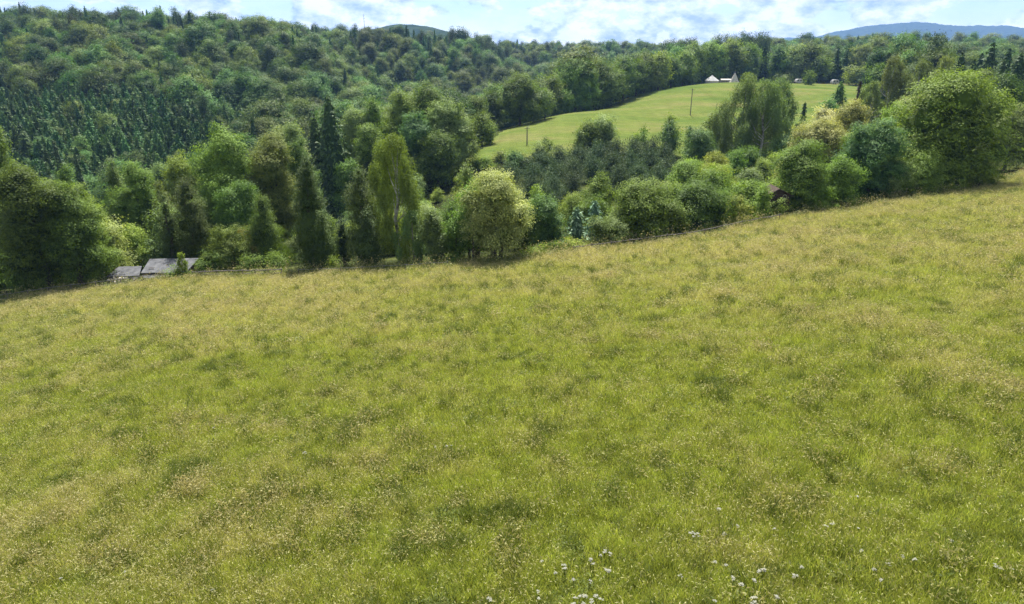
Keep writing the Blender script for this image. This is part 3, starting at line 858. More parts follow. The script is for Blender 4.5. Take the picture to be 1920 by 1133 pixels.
# --- shrubs and trees in front of the far field
for q in [('dome', 1102, 236, 186, 52, 'deep', 'dark bush on the near border of the far field, left of a pair'),
          ('dome', 1133, 224, 188, 56, 'pale', 'rounded bush with silvery leaves on the near border of the far field'),
          ('shrub', 1088, 245, 184, 26, 'pale', 'pale little bush beside the dark pair on the field border'),
          ('egg', 1207, 241, 194, 11, 'mid', 'tiny upright tree alone on the near field border'),
          ('egg', 1194, 252, 194, 6, 'mid', 'thin sapling beside the tiny upright tree'),
          ('round', 1258, 220, 196, 30, 'deep', 'small dark-topped tree on the near field border'),
          ('egg', 1256, 236, 188, 40, 'teal', 'grey-green tree below the small dark-topped tree'),
          ('shrub', 938, 284, 184, 26, 'pale', 'pale bush at the lowest tip of the far field'),
          ('shrub', 1012, 272, 184, 34, 'pale', 'whitish bush right of the first utility pole'),
          ('shrub', 1025, 262, 188, 20, 'deep', 'small dark bush right of the first utility pole'),
          ('shrub', 968, 290, 180, 40, 'mid', 'green bush at the foot of the first utility pole'),
          ('egg', 962, 288, 172, 26, 'teal', 'small pointed tree below the first utility pole'),
          ('shrub', 905, 296, 178, 46, 'lime', 'light bush below the lowest tip of the far field'),
          ('egg', 1295, 240, 182, 22, 'teal', 'slim grey-green tree left of the birch group'),
          ('dome', 1318, 248, 160, 62, 'teal', 'dark tree with silvery top left of the birch group'),
          ('round', 1345, 212, 176, 50, 'pale', 'pale tree on the left flank of the birch group'),
          ('shrub', 1298, 300, 140, 60, 'lime', 'bright bush below the silvery-topped tree'),
          ('shrub', 1345, 292, 140, 64, 'yellow', 'yellow-green bush in front of the birch group, left'),
          ('shrub', 1384, 288, 128, 40, 'mid', 'round green bush in front of the birch group'),
          ('dome', 1290, 312, 118, 78, 'lime', 'light green tree above the rounded dark tree'),
          ('dome', 1345, 318, 116, 78, 'yellow', 'yellow-green tree above the rounded dark tree'),
          ('thuja', 1396, 336, 108, 18, 'spruce', 'thin dark conifer behind the small brown hut'),
          ('egg', 1126, 328, 108, 56, 'lime', 'light green pointed tree in front of the grey pines'),
          ('shrub', 1080, 372, 104, 50, 'mid', 'green bush in front of the grey pines')]: P_(*q)
# --- the big weeping birches and the right wood
for q in [('birch', 1406, 136, 170, 118, 'birch', 'left and tallest of the big weeping birches before the far field'),
          ('birch', 1440, 148, 164, 118, 'birch', 'middle one of the big weeping birches before the far field'),
          ('birch', 1468, 146, 178, 84, 'birch', 'right one of the big weeping birches before the far field'),
          ('round', 1470, 262, 156, 56, 'teal', 'dark green tree leaning into the big weeping birches'),
          ('round', 1400, 284, 150, 60, 'deep', 'dark tree under the big weeping birches'),
          ('spruce', 1510, 192, 178, 26, 'pine', 'small grey spruce right of the big weeping birches'),
          ('shrub', 1500, 226, 165, 30, 'pale', 'pale bush right of the big weeping birches'),
          ('spruce', 1578, 152, 200, 60, 'teal', 'broad blue-green conifer before the right end of the far field'),
          ('egg', 1554, 186, 196, 34, 'teal', 'grey-green tree on the left of the broad conifer'),
          ('spruce', 1614, 154, 196, 25, 'darkred', 'dark purple-brown spruce right of the broad conifer'),
          ('shrub', 1552, 206, 168, 60, 'bloom', 'grey-flowering bush below the broad conifer'),
          ('dome', 1600, 196, 138, 84, 'cream', 'cream-flowering tree with yellowish crown'),
          ('dome', 1548, 232, 132, 104, 'cream', 'wide pale flowering tree above the dark pointed tree'),
          ('round', 1486, 300, 116, 60, 'cream', 'pale tree behind the small brown hut'),
          ('round', 1620, 250, 124, 80, 'mid', 'green tree behind the grey-green tree left of the hornbeam'),
          ('round', 1682, 202, 140, 66, 'lime', 'light green tree behind the huge hornbeam, left side'),
          ('shrub', 1704, 180, 152, 52, 'bloom', 'pinkish-grey blossoming tree behind the hornbeam, left of two'),
          ('shrub', 1732, 182, 150, 46, 'bloom', 'pinkish-grey blossoming tree behind the hornbeam, right of two'),
          ('birch', 1640, 152, 184, 60, 'olive', 'olive birch just right of the purple-brown spruce'),
          ('birch', 1682, 104, 212, 68, 'olive', 'olive birch, left one of the tall trio behind the hornbeam'),
          ('birch', 1730, 112, 206, 74, 'olive', 'olive birch, middle one of the tall trio behind the hornbeam'),
          ('birch', 1776, 104, 212, 62, 'olive', 'olive birch, right one of the tall trio behind the hornbeam'),
          ('spruce', 1806, 98, 222, 56, 'spruce', 'dark conifer just right of the olive birches'),
          ('spruce', 1828, 112, 204, 50, 'spruce', 'dark lower conifer standing close behind the top of the hornbeam'),
          ('spruce', 1842, 100, 232, 54, 'spruce', 'dark conifer between the olive birches and the tallest conifer'),
          ('spruce', 1864, 80, 222, 60, 'spruce', 'tallest dark conifer of the right wood'),
          ('spruce', 1884, 112, 200, 58, 'spruce', 'dark conifer in front of the tallest conifer'),
          ('spruce', 1894, 92, 228, 54, 'spruce', 'dark conifer right of the tallest conifer'),
          ('spruce', 1916, 100, 196, 70, 'spruce', 'broad dark conifer at the right picture edge'),
          ('spruce', 1936, 90, 214, 60, 'spruce', 'dark conifer just beyond the broad conifer at the right edge'),
          ('dome', 1846, 138, 176, 76, 'deep', 'dark broadleaf tree behind the top of the huge hornbeam'),
          ('dome', 1890, 146, 166, 70, 'deep', 'dark broadleaf tree above the pale tree at the right edge'),
          ('spruce', 1960, 100, 190, 66, 'spruce', 'dark conifer beyond the right picture edge'),
          ('spruce', 1790, 118, 246, 50, 'pine', 'grey-green conifer behind the right olive birch'),
          ('dome', 1655, 128, 262, 56, 'mid', 'rounded green tree at the left of the tall olive birches'),
          ('spruce', 1668, 100, 300, 40, 'spruce', 'dark spruce showing above the rounded tree left of the olive birches'),
          ('dome', 1705, 96, 300, 60, 'mid', 'rounded tree showing between the tops of the olive birches')]: P_(*q)
# --- pine plantation in the middle
rng = np.random.default_rng(5)
for i, (u, v, Y, wd) in enumerate([(985, 300, 172, 42), (1015, 290, 174, 44), (1050, 282, 176, 46), (1085, 276, 178, 46), (1120, 272, 180, 44), (1155, 268, 180, 46), (1190, 266, 182, 46), (1225, 266, 182, 44), (1246, 276, 176, 40),
                                   (955, 312, 160, 36), (1000, 312, 160, 44), (1040, 306, 158, 46), (1078, 300, 156, 46), (1112, 296, 158, 44), (1150, 290, 160, 48), (1186, 288, 160, 48), (1220, 286, 158, 50), (1250, 300, 150, 44),
                                   (1000, 336, 138, 48), (1040, 334, 134, 46), (1075, 328, 138, 44), (1160, 314, 138, 50), (1200, 310, 138, 56), (1234, 318, 132, 50), (1056, 358, 120, 44), (1020, 350, 124, 38)]):
    P_('pine', u, v, Y, wd, 'pine', 'grey-green young pine in the pine stand before the far field', group='young pines in the stand before the far field')

for u_, y_, r_ in ((225, 89, 10), (285, 89, 11), (345, 90, 10)): FOOT.append((ray(u_, 510)[0] * y_, y_, r_))     # the shed's plot stays clear

# ------------------------------------------------------------------ scrub filling the valley between the rows
rng = np.random.default_rng(11)
SCRUB = []
for k in range(8):
    SCRUB.append(make_tree(('shrub', 'dome', 'round', 'shrub')[k % 4], rng, 5.0, 2.6, ('lime', 'mid', 'yellow', 'mid', 'lime', 'birch', 'mid', 'pale')[k], big=1.15, bare=.04))


def scrub(x, y, s, k, label, group):
    r = empty('shrub', (x, y, gz(x, y)), rng.random() * 6.28); tag(r, label, 'shrub', group)
    put('crown', SCRUB[k][0], r); put('trunk', SCRUB[k][1], r)
    r.scale = (s, s, s * (.85 + .4 * rng.random())); FOOT.append((x, y, 2.6 * s))


cand = []
for _ in range(9000):
    y = rng.uniform(80, 205); x = rng.uniform(-.86, .78) * y
    if y < edge_at(x) + 7 or in_poly(np.array([x]), np.array([y]), FIELD_XY)[0]: continue
    u = CX + F * x / (y * CP + 30 * SP)
    dmin = 2.4 if u > 560 else 3.0
    if x > -20 and y > 150 and u > 930 and u < 1270: continue
    if any((x - a) ** 2 + (y - b) ** 2 < (dmin + .38 * c) ** 2 for a, b, c in FOOT): continue
    s = rng.uniform(.55, 1.2) * (1.0 if u > 560 else 1.35)
    z0 = gz(x, y)
    vt = project(x, y, z0 + 5.2 * s)[1]
    lim = np.interp(u, [0, 200, 400, 560, 640, 800, 880, 960, 1000, 1250, 1270, 1500, 1560, 1700, 1900], [330, 330, 330, 330, 345, 320, 312, 335, 370, 350, 300, 280, 262, 240, 170])
    if vt < lim: continue
    zone = ('on the left valley side behind the shed' if u < 560 else 'in the light scrub behind the weeping birch' if u < 960 else 'between the pines and the rounded trees' if u < 1290 else 'in the thicket behind the upper meadow edge')
    scrub(x, y, s, int(rng.integers(8)), 'leafy green bush crowded ' + zone, 'bushes ' + zone)
    if len(FOOT) > 420: break

# ------------------------------------------------------------------ hillside forest
rng = np.random.default_rng(21)


def merged_tree(kind, H, R, leaf, big):
    cm, tm = make_tree(kind, rng, H, R, leaf, big)
    n1, n2 = len(cm.vertices), len(tm.vertices)
    V = np.empty((n1 + n2) * 3, np.float32); a = np.empty(n1 * 3, np.float32); cm.vertices.foreach_get('co', a); b = np.empty(n2 * 3, np.float32); tm.vertices.foreach_get('co', b)
    V = np.concatenate([a, b]).reshape(-1, 3)
    q4 = [list(f.vertices) for f in tm.polygons if len(f.vertices) == 4]
    fq = tris(n1 // 3); tq = np.array(q4, np.int32) + n1
    t = np.empty(len(fq), np.float32); cm.attributes['tint'].data.foreach_get('value', t)
    me = mesh_arrays('hill_tree', V, [fq, tq], [LEAF[leaf], tm.materials[0]], np.concatenate([t, np.zeros(len(tq))]), np.concatenate([np.zeros(len(fq)), np.ones(len(tq))]))
    bpy.data.meshes.remove(cm); bpy.data.meshes.remove(tm)
    return me


HB = [merged_tree(k, 16, r, 'hillbroad', 2.2) for k, r in (('dome', 5.6), ('round', 5.2), ('egg', 4.6), ('dome', 6.4), ('round', 6.0), ('egg', 4.2))]
HS = [merged_tree('spruce', 13, r, 'hillspruce', 1.25) for r in (2.7, 3.1, 3.4, 2.9)]
HP = [merged_tree('scots', 17, r, 'hillpine', 2.2) for r in (2.4, 2.8, 2.1)]
SPR = [np.array(p, float) for p in ([(-900, 175), (60, 178), (130, 160), (250, 168), (300, 182), (345, 190), (380, 215), (425, 245), (400, 335), (-900, 360)], [(385, 182), (460, 166), (520, 200), (560, 245), (480, 258), (430, 232)])]
AIRY = np.array([(500, 235), (560, 200), (700, 200), (700, 330), (430, 330), (430, 265)], float)
forest = []                                                # x, y, z, species, scale, width


def jitter_grid(x0, x1, y0, y1, s):
    X, Y = np.meshgrid(np.arange(x0, x1, s), np.arange(y0, y1, s)); X = X + (np.arange(X.shape[0])[:, None] % 2) * s / 2
    return (X + rng.uniform(-.8, .8, X.shape) * s).ravel(), (Y + rng.uniform(-.8, .8, X.shape) * s).ravel()


for lay, (y0, y1, s) in enumerate(((205, 330, 3.2), (205, 420, 7.6), (420, 620, 8.8), (620, 920, 11.0))):
    x, y = jitter_grid(-.86 * y1, .86 * y1, y0, y1, s)
    z = ground_z(x, y); u, v = project(x, y, z + 12)
    ok = (u > -230) & (u < 2150) & ~in_poly(x, y, FIELD_XY)
    for dx_, dy_ in ((4, 0), (-4, 0), (0, 5), (0, -6)): ok &= ~in_poly(x + dx_, y + dy_, FIELD_XY)
    right = (x > -18) & (y < 300) & (u < 1690); ok &= ~right
    ok &= ~((u > 880) & (y < 235) & (u < 1700))
    ok &= ~((u > 1690) & (y < 250)) & ~((u > 1790) & (y < 330))
    ok &= ~((u > 560) & (u < 900) & (y < 208))
    sp = np.zeros(len(x), bool)
    for P in SPR: sp |= in_poly(u, v, P)
    sp &= (y < 330)
    ok &= sp if lay == 0 else ~sp
    x, y, z, u, v, sp = (a[ok] for a in (x, y, z, u, v, sp))
    big = fbm(x, y, 60, 31, 3); r = rng.random(len(x))
    for i in range(len(x)):
        if any(abs(x[i] - a) < 3 and abs(y[i] - b) < 3 for a, b, c in FOOT): continue
        vv = v[i]
        if sp[i]: k = 1 if r[i] < .97 else 0
        else:
            pc = .10 + 1.6 * max(0, big[i] - .55)
            if u[i] < 560 and vv < 62: pc = .80
            elif u[i] < 560 and vv < 80: pc = .35
            elif 560 <= u[i] < 850 and vv < 92: pc = .75
            elif 900 < u[i] < 1320 and vv < 105: pc = .45
            elif u[i] > 1400 and vv < 105: pc = .42
            k = 0 if r[i] > pc else (1 if rng.random() < (.72 if vv < 80 else .55) else 2)
        sc = rng.triangular(.6, .95, 1.5) * (1.12 if k == 0 and vv < 190 and y[i] < 330 else 1.0)
        if k == 0 and y[i] > 600: sc *= 1.1
        if sp[i]: sc = rng.uniform(.62, 1.3) * (1 if k == 1 else .7)
        if not sp[i] and k == 1: sc *= 1.34
        forest.append((x[i], y[i], z[i], k, sc, .68 if (k == 1 and not sp[i]) else 1.0))
# the skyline rows of tall slim pines
for u, v, Y in ([(848 + i * 11 + rng.normal() * 3, 50 + abs(i - 3) * 1.0 + i * 1.1 + rng.normal() * 3, 640 + rng.normal() * 12) for i in range(10)] +
                [(1245 + i * 8.5 + rng.normal() * 3, 57 + rng.normal() * 4, 560 + rng.normal() * 12) for i in range(8)] +
                [(1345 + i * 8 + rng.normal() * 2.5, 70 + rng.normal() * 4, 500 + rng.normal() * 10) for i in range(13)]):
    dx, dz = ray(u, v); x = dx * Y; z = gz(x, Y); h = dz * Y - z
    forest.append((x, Y, z, 2, float(np.clip(h / 17, .8, 1.9)), .8))
forest = np.array(forest)
# how much of each tree the view shows: nearest first into a coarse screen
order = np.argsort(forest[:, 1]); W4, H4 = 640, 378
scr = np.full((H4, W4), -1, int)


def splat(x, y, z, h, r, idx):
    u, v0 = project(x, y, z + h * .15); _, v1 = project(x, y, z + h)
    rp_ = r * F / (y * CP - z * SP)
    a, b, c_, d = int((u - rp_) / 3), int((u + rp_) / 3) + 1, int(v1 / 3), int(v0 / 3) + 1
    a, c_ = max(a, 0), max(c_, 0)
    if a >= b or c_ >= d or a >= W4 or c_ >= H4: return 0
    s_ = scr[c_:d, a:b]; mk = s_ < 0; n_ = int(mk.sum())
    s_[mk] = idx; return n_


for o in list(COL.objects):
    if o.type == 'EMPTY' and o.get('category'):
        cr = next(c for c in o.children if c.name.startswith('crown')); bb = np.array([tuple(q) for q in cr.bound_box])
        sx = o.scale[0]; splat(o.location[0], o.location[1], o.location[2], bb[:, 2].max() * o.scale[2], bb[:, 0].max() * sx * .75, 10 ** 6)
tv = np.array([np.interp(u * 3, _eu, _ev) / 3 for u in range(W4)])
vis = np.zeros(len(forest))
dims = {0: (16, 4.4), 1: (13, 1.5), 2: (17, 2.2)}
for i in order:
    x, y, z, k, s, wf = forest[i]; h, r = dims[int(k)]
    vis[i] = splat(x, y, z, h * s, r * s * wf * .8, i)
KIND = {0: ('broadleaf_tree', 'tree', HB, 'broadleaf tree'), 1: ('spruce_tree', 'spruce', HS, 'spruce'), 2: ('tall_pine_tree', 'pine', HP, 'tall slim pine')}
single = np.zeros(len(forest), bool)
for k, mx_ in ((0, 190), (1, 240), (2, 150)):
    ids = [i for i in np.argsort(-vis) if forest[i, 3] == k and vis[i] > 0][:mx_]
    single[ids] = True
    nm, cat, ms, word = KIND[k]
    for i in ids:
        x, y, z, _, s, wf = forest[i]
        u = project(x, y, z + 10)[0]
        where = ('on the dark plantation slope below the left hill' if (y < 330 and x < -30 and k == 1) else 'on the lower part of the left hillside' if (u < 640 and y < 400) else
                 'near the crest of the left hillside' if u < 640 else 'on the second wooded spur behind the middle clump' if u < 930 else
                 'on the wooded skyline behind the far field border' if u < 1340 else 'in the wood beyond the far field' if u < 1560 else 'in the right wood under the blue ridge')
        word2 = {0: 'green rounded ', 1: 'dark narrow ', 2: 'dark '}[k] + word
        o = put(nm, ms[int(rng.integers(len(ms)))], None, (x, y, z - .3)); o.scale = (s * wf * rng.uniform(.9, 1.12),) * 2 + (s,); o.rotation_euler = (0, 0, rng.random() * 6.28)
        tag(o, f'{word2} {where}', cat, f'{word}s {where}')


# ------------------------------------------------------------------ scattering as stuff
def scatter(name, meshes, P, rot, scl, idx, tint, label, kind='stuff'):
    src = bpy.data.collections.new(name + '_source')
    for k, me in enumerate(meshes):
        src.objects.link(bpy.data.objects.new('%s_%02d' % (name, k), me))
    me = bpy.data.meshes.new(name); me.vertices.add(len(P)); me.vertices.foreach_set('co', np.ascontiguousarray(P, np.float32).ravel())
    me.attributes.new('rot', 'FLOAT_VECTOR', 'POINT').data.foreach_set('vector', np.ascontiguousarray(rot, np.float32).ravel())
    me.attributes.new('scl', 'FLOAT_VECTOR', 'POINT').data.foreach_set('vector', np.ascontiguousarray(scl, np.float32).ravel())
    me.attributes.new('pick', 'INT', 'POINT').data.foreach_set('value', np.ascontiguousarray(idx, np.int32))
    me.attributes.new('patch', 'FLOAT', 'POINT').data.foreach_set('value', np.ascontiguousarray(tint, np.float32))
    me.update()
    o = put(name, me); tag(o, label, kind=kind)
    g = bpy.data.node_groups.new(name + '_nodes', 'GeometryNodeTree')
    g.interface.new_socket('Geometry', in_out='INPUT', socket_type='NodeSocketGeometry'); g.interface.new_socket('Geometry', in_out='OUTPUT', socket_type='NodeSocketGeometry')
    gi, go = g.nodes.new('NodeGroupInput'), g.nodes.new('NodeGroupOutput')
    ip = g.nodes.new('GeometryNodeInstanceOnPoints'); ci = g.nodes.new('GeometryNodeCollectionInfo')
    ci.inputs['Collection'].default_value = src; ci.inputs['Separate Children'].default_value = True; ci.inputs['Reset Children'].default_value = True
    ip.inputs['Pick Instance'].default_value = True
    for nm, ty, so in (('rot', 'FLOAT_VECTOR', 'Rotation'), ('scl', 'FLOAT_VECTOR', 'Scale'), ('pick', 'INT', 'Instance Index')):
        a = g.nodes.new('GeometryNodeInputNamedAttribute'); a.data_type = ty; a.inputs['Name'].default_value = nm; g.links.new(a.outputs[0], ip.inputs[so])
    g.links.new(gi.outputs[0], ip.inputs['Points']); g.links.new(ci.outputs[0], ip.inputs['Instance']); g.links.new(ip.outputs[0], go.inputs[0])
    md = o.modifiers.new('scatter', 'NODES'); md.node_group = g
    return o


for k, word, label in ((0, 'broadleaf_forest', 'unbroken mass of rounded broadleaf crowns covering the far hillsides'), (1, 'spruce_forest', 'dark spruce mass covering the far hillsides'), (2, 'pine_forest', 'dark pine mass along the far ridges')):
    s_ = forest[(forest[:, 3] == k) & ~single]; ms = KIND[k][2]; n = len(s_)
    wv = rng.uniform(.9, 1.12, n) * s_[:, 5]
    scatter(word, ms, s_[:, :3] - np.array([0, 0, .3]), np.stack([np.zeros(n), np.zeros(n), rng.random(n) * 6.28], 1), np.stack([s_[:, 4] * wv, s_[:, 4] * wv, s_[:, 4]], 1), rng.integers(0, len(ms), n), rng.random(n), label)

# ------------------------------------------------------------------ meadow grass
rng = np.random.default_rng(33)
m, N, L, O = new_mat('grass_blades')
at = N.new('ShaderNodeAttribute'); at.attribute_name = 'tint'
pa = N.new('ShaderNodeAttribute'); pa.attribute_type = 'INSTANCER'; pa.attribute_name = 'patch'
oi = N.new('ShaderNodeObjectInfo')
green = mixc(N, L, at.outputs['Fac'], (.155, .215, .036), (.325, .365, .082))
straw = mixc(N, L, at.outputs['Fac'], (.268, .272, .092), (.455, .430, .215))
c = mixc(N, L, pa.outputs['Fac'], green, straw)
hs = N.new('ShaderNodeHueSaturation'); L.new(c, hs.inputs['Color']); L.new(math_(N, L, 'MULTIPLY', math_(N, L, 'MULTIPLY_ADD', oi.outputs['Random'], .7, .65), ramp(N, L, noise(N, L, pos(N), 1.3, 4, .6), (.3, .72), (.7, 1.22))), hs.inputs['Value'])
leafy(N, L, O, hs.outputs[0], .5, .55, .25, (1.2, 1.15, .6)); BLADE = m
m, N, L, O = new_mat('seed_heads')
at = N.new('ShaderNodeAttribute'); at.attribute_name = 'tint'
pa = N.new('ShaderNodeAttribute'); pa.attribute_type = 'INSTANCER'; pa.attribute_name = 'patch'
c = mixc(N, L, at.outputs['Fac'], (.255, .262, .085), (.390, .380, .175))
c = mixc(N, L, math_(N, L, 'MULTIPLY', pa.outputs['Fac'], .55), c, (.460, .385, .240))
leafy(N, L, O, c, .35, .7, .1, (1.1, 1.0, .7)); SEED = m
m, N, L, O = new_mat('herb_leaves')
at = N.new('ShaderNodeAttribute'); at.attribute_name = 'tint'
leafy(N, L, O, mixc(N, L, at.outputs['Fac'], (.085, .120, .024), (.150, .180, .044)), .3); HERB = m


def blades(n, h, w, spread, bend, curl=0.0):
    a = rng.random(n) * 6.283; r = spread * np.sqrt(rng.random(n)); B = np.stack([np.cos(a) * r, np.sin(a) * r, np.full(n, -.05)], 1)
    az = rng.random(n) * 6.283; d = np.stack([np.cos(az), np.sin(az), 0 * az], 1); s = np.stack([-np.sin(az), np.cos(az), 0 * az], 1)
    hh = h * (.55 + .6 * rng.random(n)); bb = bend * (.3 + rng.random(n)) * hh; ww = w * (.7 + .6 * rng.random(n))
    sw = rng.random(n) * 6.283; s = s * np.cos(sw)[:, None] + d * np.sin(sw)[:, None]
    p1 = B + d * (bb * .25)[:, None] + np.array([0, 0, 1.]) * (hh * .55)[:, None]
    p2 = B + d * bb[:, None] + np.array([0, 0, 1.]) * (hh * (1 - curl * .35))[:, None]
    V = np.stack([B - s * ww[:, None] * .5, B + s * ww[:, None] * .5, p1 + s * ww[:, None] * .45, p1 - s * ww[:, None] * .45, p2], 1)
    return V, d, p1, p2, s, hh


def tuft(n, h, w, spread, bend, seed=0, seedl=.12, seedw=.03, herb=False):
    Vs, Qs, Ts, tint, mi = [], [], [], [], []; k = 0
    V, d, p1, p2, s, hh = blades(n, h, w, spread, bend)
    Vs.append(V.reshape(-1, 3)); b = np.arange(n) * 5
    Q = [np.stack([b, b + 1, b + 2, b + 3], 1)]; T = [np.stack([b + 3, b + 2, b + 4], 1)]
    tq, tt = [rng.random(n)], [None]; tt[0] = tq[0]
    mq, mt = [np.zeros(n)], [np.zeros(n)]; k = 5 * n
    if seed:
        V, d, p1, p2, s, hh = blades(seed, h * 1.35, .010, spread * 1.1, .42)
        Vs.append(V.reshape(-1, 3)); b = k + np.arange(seed) * 5
        Q.append(np.stack([b, b + 1, b + 2, b + 3], 1)); T.append(np.stack([b + 3, b + 2, b + 4], 1)); x = .5 + .5 * rng.random(seed)
        tq.append(x); tt.append(x); mq.append(np.zeros(seed)); mt.append(np.zeros(seed)); k += 5 * seed
        dr = unit(d * .9 + np.array([0, 0, .15]) + rng.normal(size=d.shape) * .35)
        sl = seedl * (.7 + .6 * rng.random(seed))
        Nn = rng.normal(size=d.shape)
        V = leaves(p2 + dr * sl[:, None] * .4, Nn, dr, sl, sl * seedw / seedl)
        Vs.append(V); b = k + np.arange(seed) * 4; Q.append(np.stack([b, b + 1, b + 2, b + 3], 1)); tq.append(rng.random(seed)); mq.append(np.ones(seed)); k += 4 * seed
    V = np.concatenate(Vs); 
    return mesh_arrays('grass_tuft', V, [np.concatenate(Q), np.concatenate(T)], [HERB if herb else BLADE, SEED], np.concatenate(tq + tt), np.concatenate(mq + mt))


def herb(n, h, spread, ll):
    a = rng.random(n) * 6.283; r = spread * np.sqrt(rng.random(n)); P = np.stack([np.cos(a) * r, np.sin(a) * r, h * (.25 + .75 * rng.random(n)) * (1 - .5 * (r / spread))], 1)
    Ln = ll * (.6 + .8 * rng.random(n))
    V = leaves(P, np.array([0, 0, 1.]) + rng.normal(size=P.shape) * .6, rng.normal(size=P.shape), Ln, Ln * .45)
    return mesh_arrays('herb', V, [quads(n)], [HERB], rng.random(n))


TUFTS = ([tuft(34, .36, .012, .28, .55) for _ in range(4)] +                       # 0-3 leafy grass
         [tuft(18, .34, .012, .28, .6, seed=12, seedl=.09, seedw=.020) for _ in range(4)] +   # 4-7 with bent seed heads
         [tuft(12, .32, .012, .34, .5, seed=18, seedl=.12, seedw=.034) for _ in range(3)] +   # 8-10 pale fluffy panicles
         [herb(42, .26, .34, .12) for _ in range(2)] +                             # 11-12 dark herbs
         [tuft(34, .50, .019, .22, .7, herb=True) for _ in range(2)])              # 13-14 dark coarse tussock

Ps, Is, Tn, Sc = [], [], [], []
for y0, y1, dens, big in ((9, 26, 46, 1.0), (26, 42, 26, 1.12), (42, 64, 11, 1.4), (64, 122, 6.5, 1.75)):
    X0, X1 = -.86 * y1 - 4, .82 * y1 + 4
    n = int((X1 - X0) * (y1 - y0) * dens)
    x = rng.uniform(X0, X1, n); y = rng.uniform(y0, y1, n)
    f = y * CP + 14 * SP
    ok = (np.abs(x) < f * .75 * 1.10 + 3) & (y < edge_at(x) + 1.2)
    x, y = x[ok], y[ok]; n = len(x)
    pat = fbm(x, y * .8, 15, 3, 4); pat2 = fbm(x, y, 4.2, 9, 3); pat3 = fbm(x, y, 2.6, 17, 2)
    straw = np.clip((pat * .42 + pat2 * .33 + vnoise(x, y, 1.4, 51) * .25 - .38) * 2.5, 0, .9)
    straw = np.clip(straw + np.clip((y - 38) / 75, -.14, .34), 0, 1)
    r = rng.random(n); idx = rng.integers(0, 4, n)
    seedp = .16 + .55 * straw
    idx = np.where(r < seedp, 4 + rng.integers(0, 4, n), idx)
    pale = np.clip((pat3 - .64) * 3, 0, .4) * (straw > .35)
    idx = np.where(rng.random(n) < pale, 8 + rng.integers(0, 3, n), idx)
    dk = np.clip((fbm(x, y, 1.9, 41, 3) - .70) * 7, 0, .7) + .035
    q = rng.random(n); idx = np.where(q < dk, np.where(rng.random(n) < .5, 11 + rng.integers(0, 2, n), 13 + rng.integers(0, 2, n)), idx)
    q2 = rng.random(n); cl = np.clip((vnoise(x, y, .9, 88) - .74) * 5, 0, .45); idx = np.where(q2 < cl * .5, 13 + rng.integers(0, 2, n), np.where(q2 < cl, 8 + rng.integers(0, 3, n), idx))
    hgt = .35 + .9 * pat2 + .5 * vnoise(x, y, 1.1, 77) + .3 * rng.random(n)
    s = big * (.85 + .3 * rng.random(n))
    Ps.append(np.stack([x, y, ground_z(x, y)], 1)); Is.append(idx); Tn.append(np.clip(straw + rng.normal(size=n) * .14, 0, 1)); Sc.append(np.stack([s, s, s * hgt / big ** .55], 1))
Ps, Is, Tn, Sc = (np.concatenate(a) for a in (Ps, Is, Tn, Sc)); n = len(Ps)
scatter('grass', TUFTS, Ps, np.stack([rng.normal(size=n) * .10, rng.normal(size=n) * .10, rng.random(n) * 6.28], 1), Sc, Is, Tn, 'long mixed grass with seed heads covering the sloping meadow')
print('grass tufts', n, 'forest', len(forest), 'single', int(single.sum()), 'feet', len(FOOT), 'tree tris', sum(MESHLOG))

# tall weeds along the meadow edge
weed_me = [tuft(14, 1.0, .03, .4, .45, seed=8, seedl=.2, seedw=.07, herb=True) for _ in range(3)] + [herb(60, .9, .5, .22) for _ in range(2)]
uu = rng.uniform(-60, 1980, 1500); ww_ = rng.uniform(-.3, 5.0, 1500); yy = np.array([edge_y(a) for a in uu]) + ww_
xx = np.array([ray(a, np.interp(a, _eu, _ev))[0] for a in uu]) * yy
s = rng.uniform(.6, 1.25, 1500)
scatter('weeds', weed_me, np.stack([xx, yy, ground_z(xx, yy)], 1), np.stack([rng.normal(size=1500) * .1, rng.normal(size=1500) * .1, rng.random(1500) * 6.28], 1), np.stack([s, s, s], 1), rng.integers(0, 5, 1500), rng.random(1500), 'tall dark weeds along the fence at the meadow edge')

# ------------------------------------------------------------------ white yarrow in the near meadow
FL = [(860 + a / 3, 900 + b / 3) for a, b in [(1310, 280), (1340, 297), (1325, 300), (1503, 293), (1470, 155), (1575, 245), (1780, 250), (805, 390), (820, 382), (850, 390), (760, 440), (745, 430), (470, 425), (590, 465), (600, 475), (550, 490), (650, 522),
                                              (740, 530), (835, 480), (850, 490), (700, 605), (660, 622), (685, 625), (708, 628), (775, 625), (805, 635), (650, 670), (708, 662), (745, 655), (765, 672), (740, 690), (190, 680), (170, 650), (450, 590), (455, 640),
                                              (1440, 435), (1510, 450), (1250, 505), (1690, 495), (1720, 487), (1895, 512), (1550, 535), (1660, 550), (1585, 575), (1445, 640), (1665, 640), (1790, 628), (1805, 632), (1480, 690), (1665, 680)]]
FL += [(1280 + a / 3, 755 + b / 3) for a, b in [(990, 515), (208, 590), (845, 660), (810, 675), (1000, 675), (1010, 805), (1245, 825), (1165, 868), (1310, 860), (1090, 905), (1760, 900), (1800, 905), (1870, 910), (680, 900), (640, 945), (460, 915), (1120, 960), (1520, 750)]]
FL += [(400, 798), (571, 850), (847, 829), (838, 833), (815, 832), (395, 1096), (110, 1075), (230, 1060)]
stem_me, head_me, bract = [], [], []
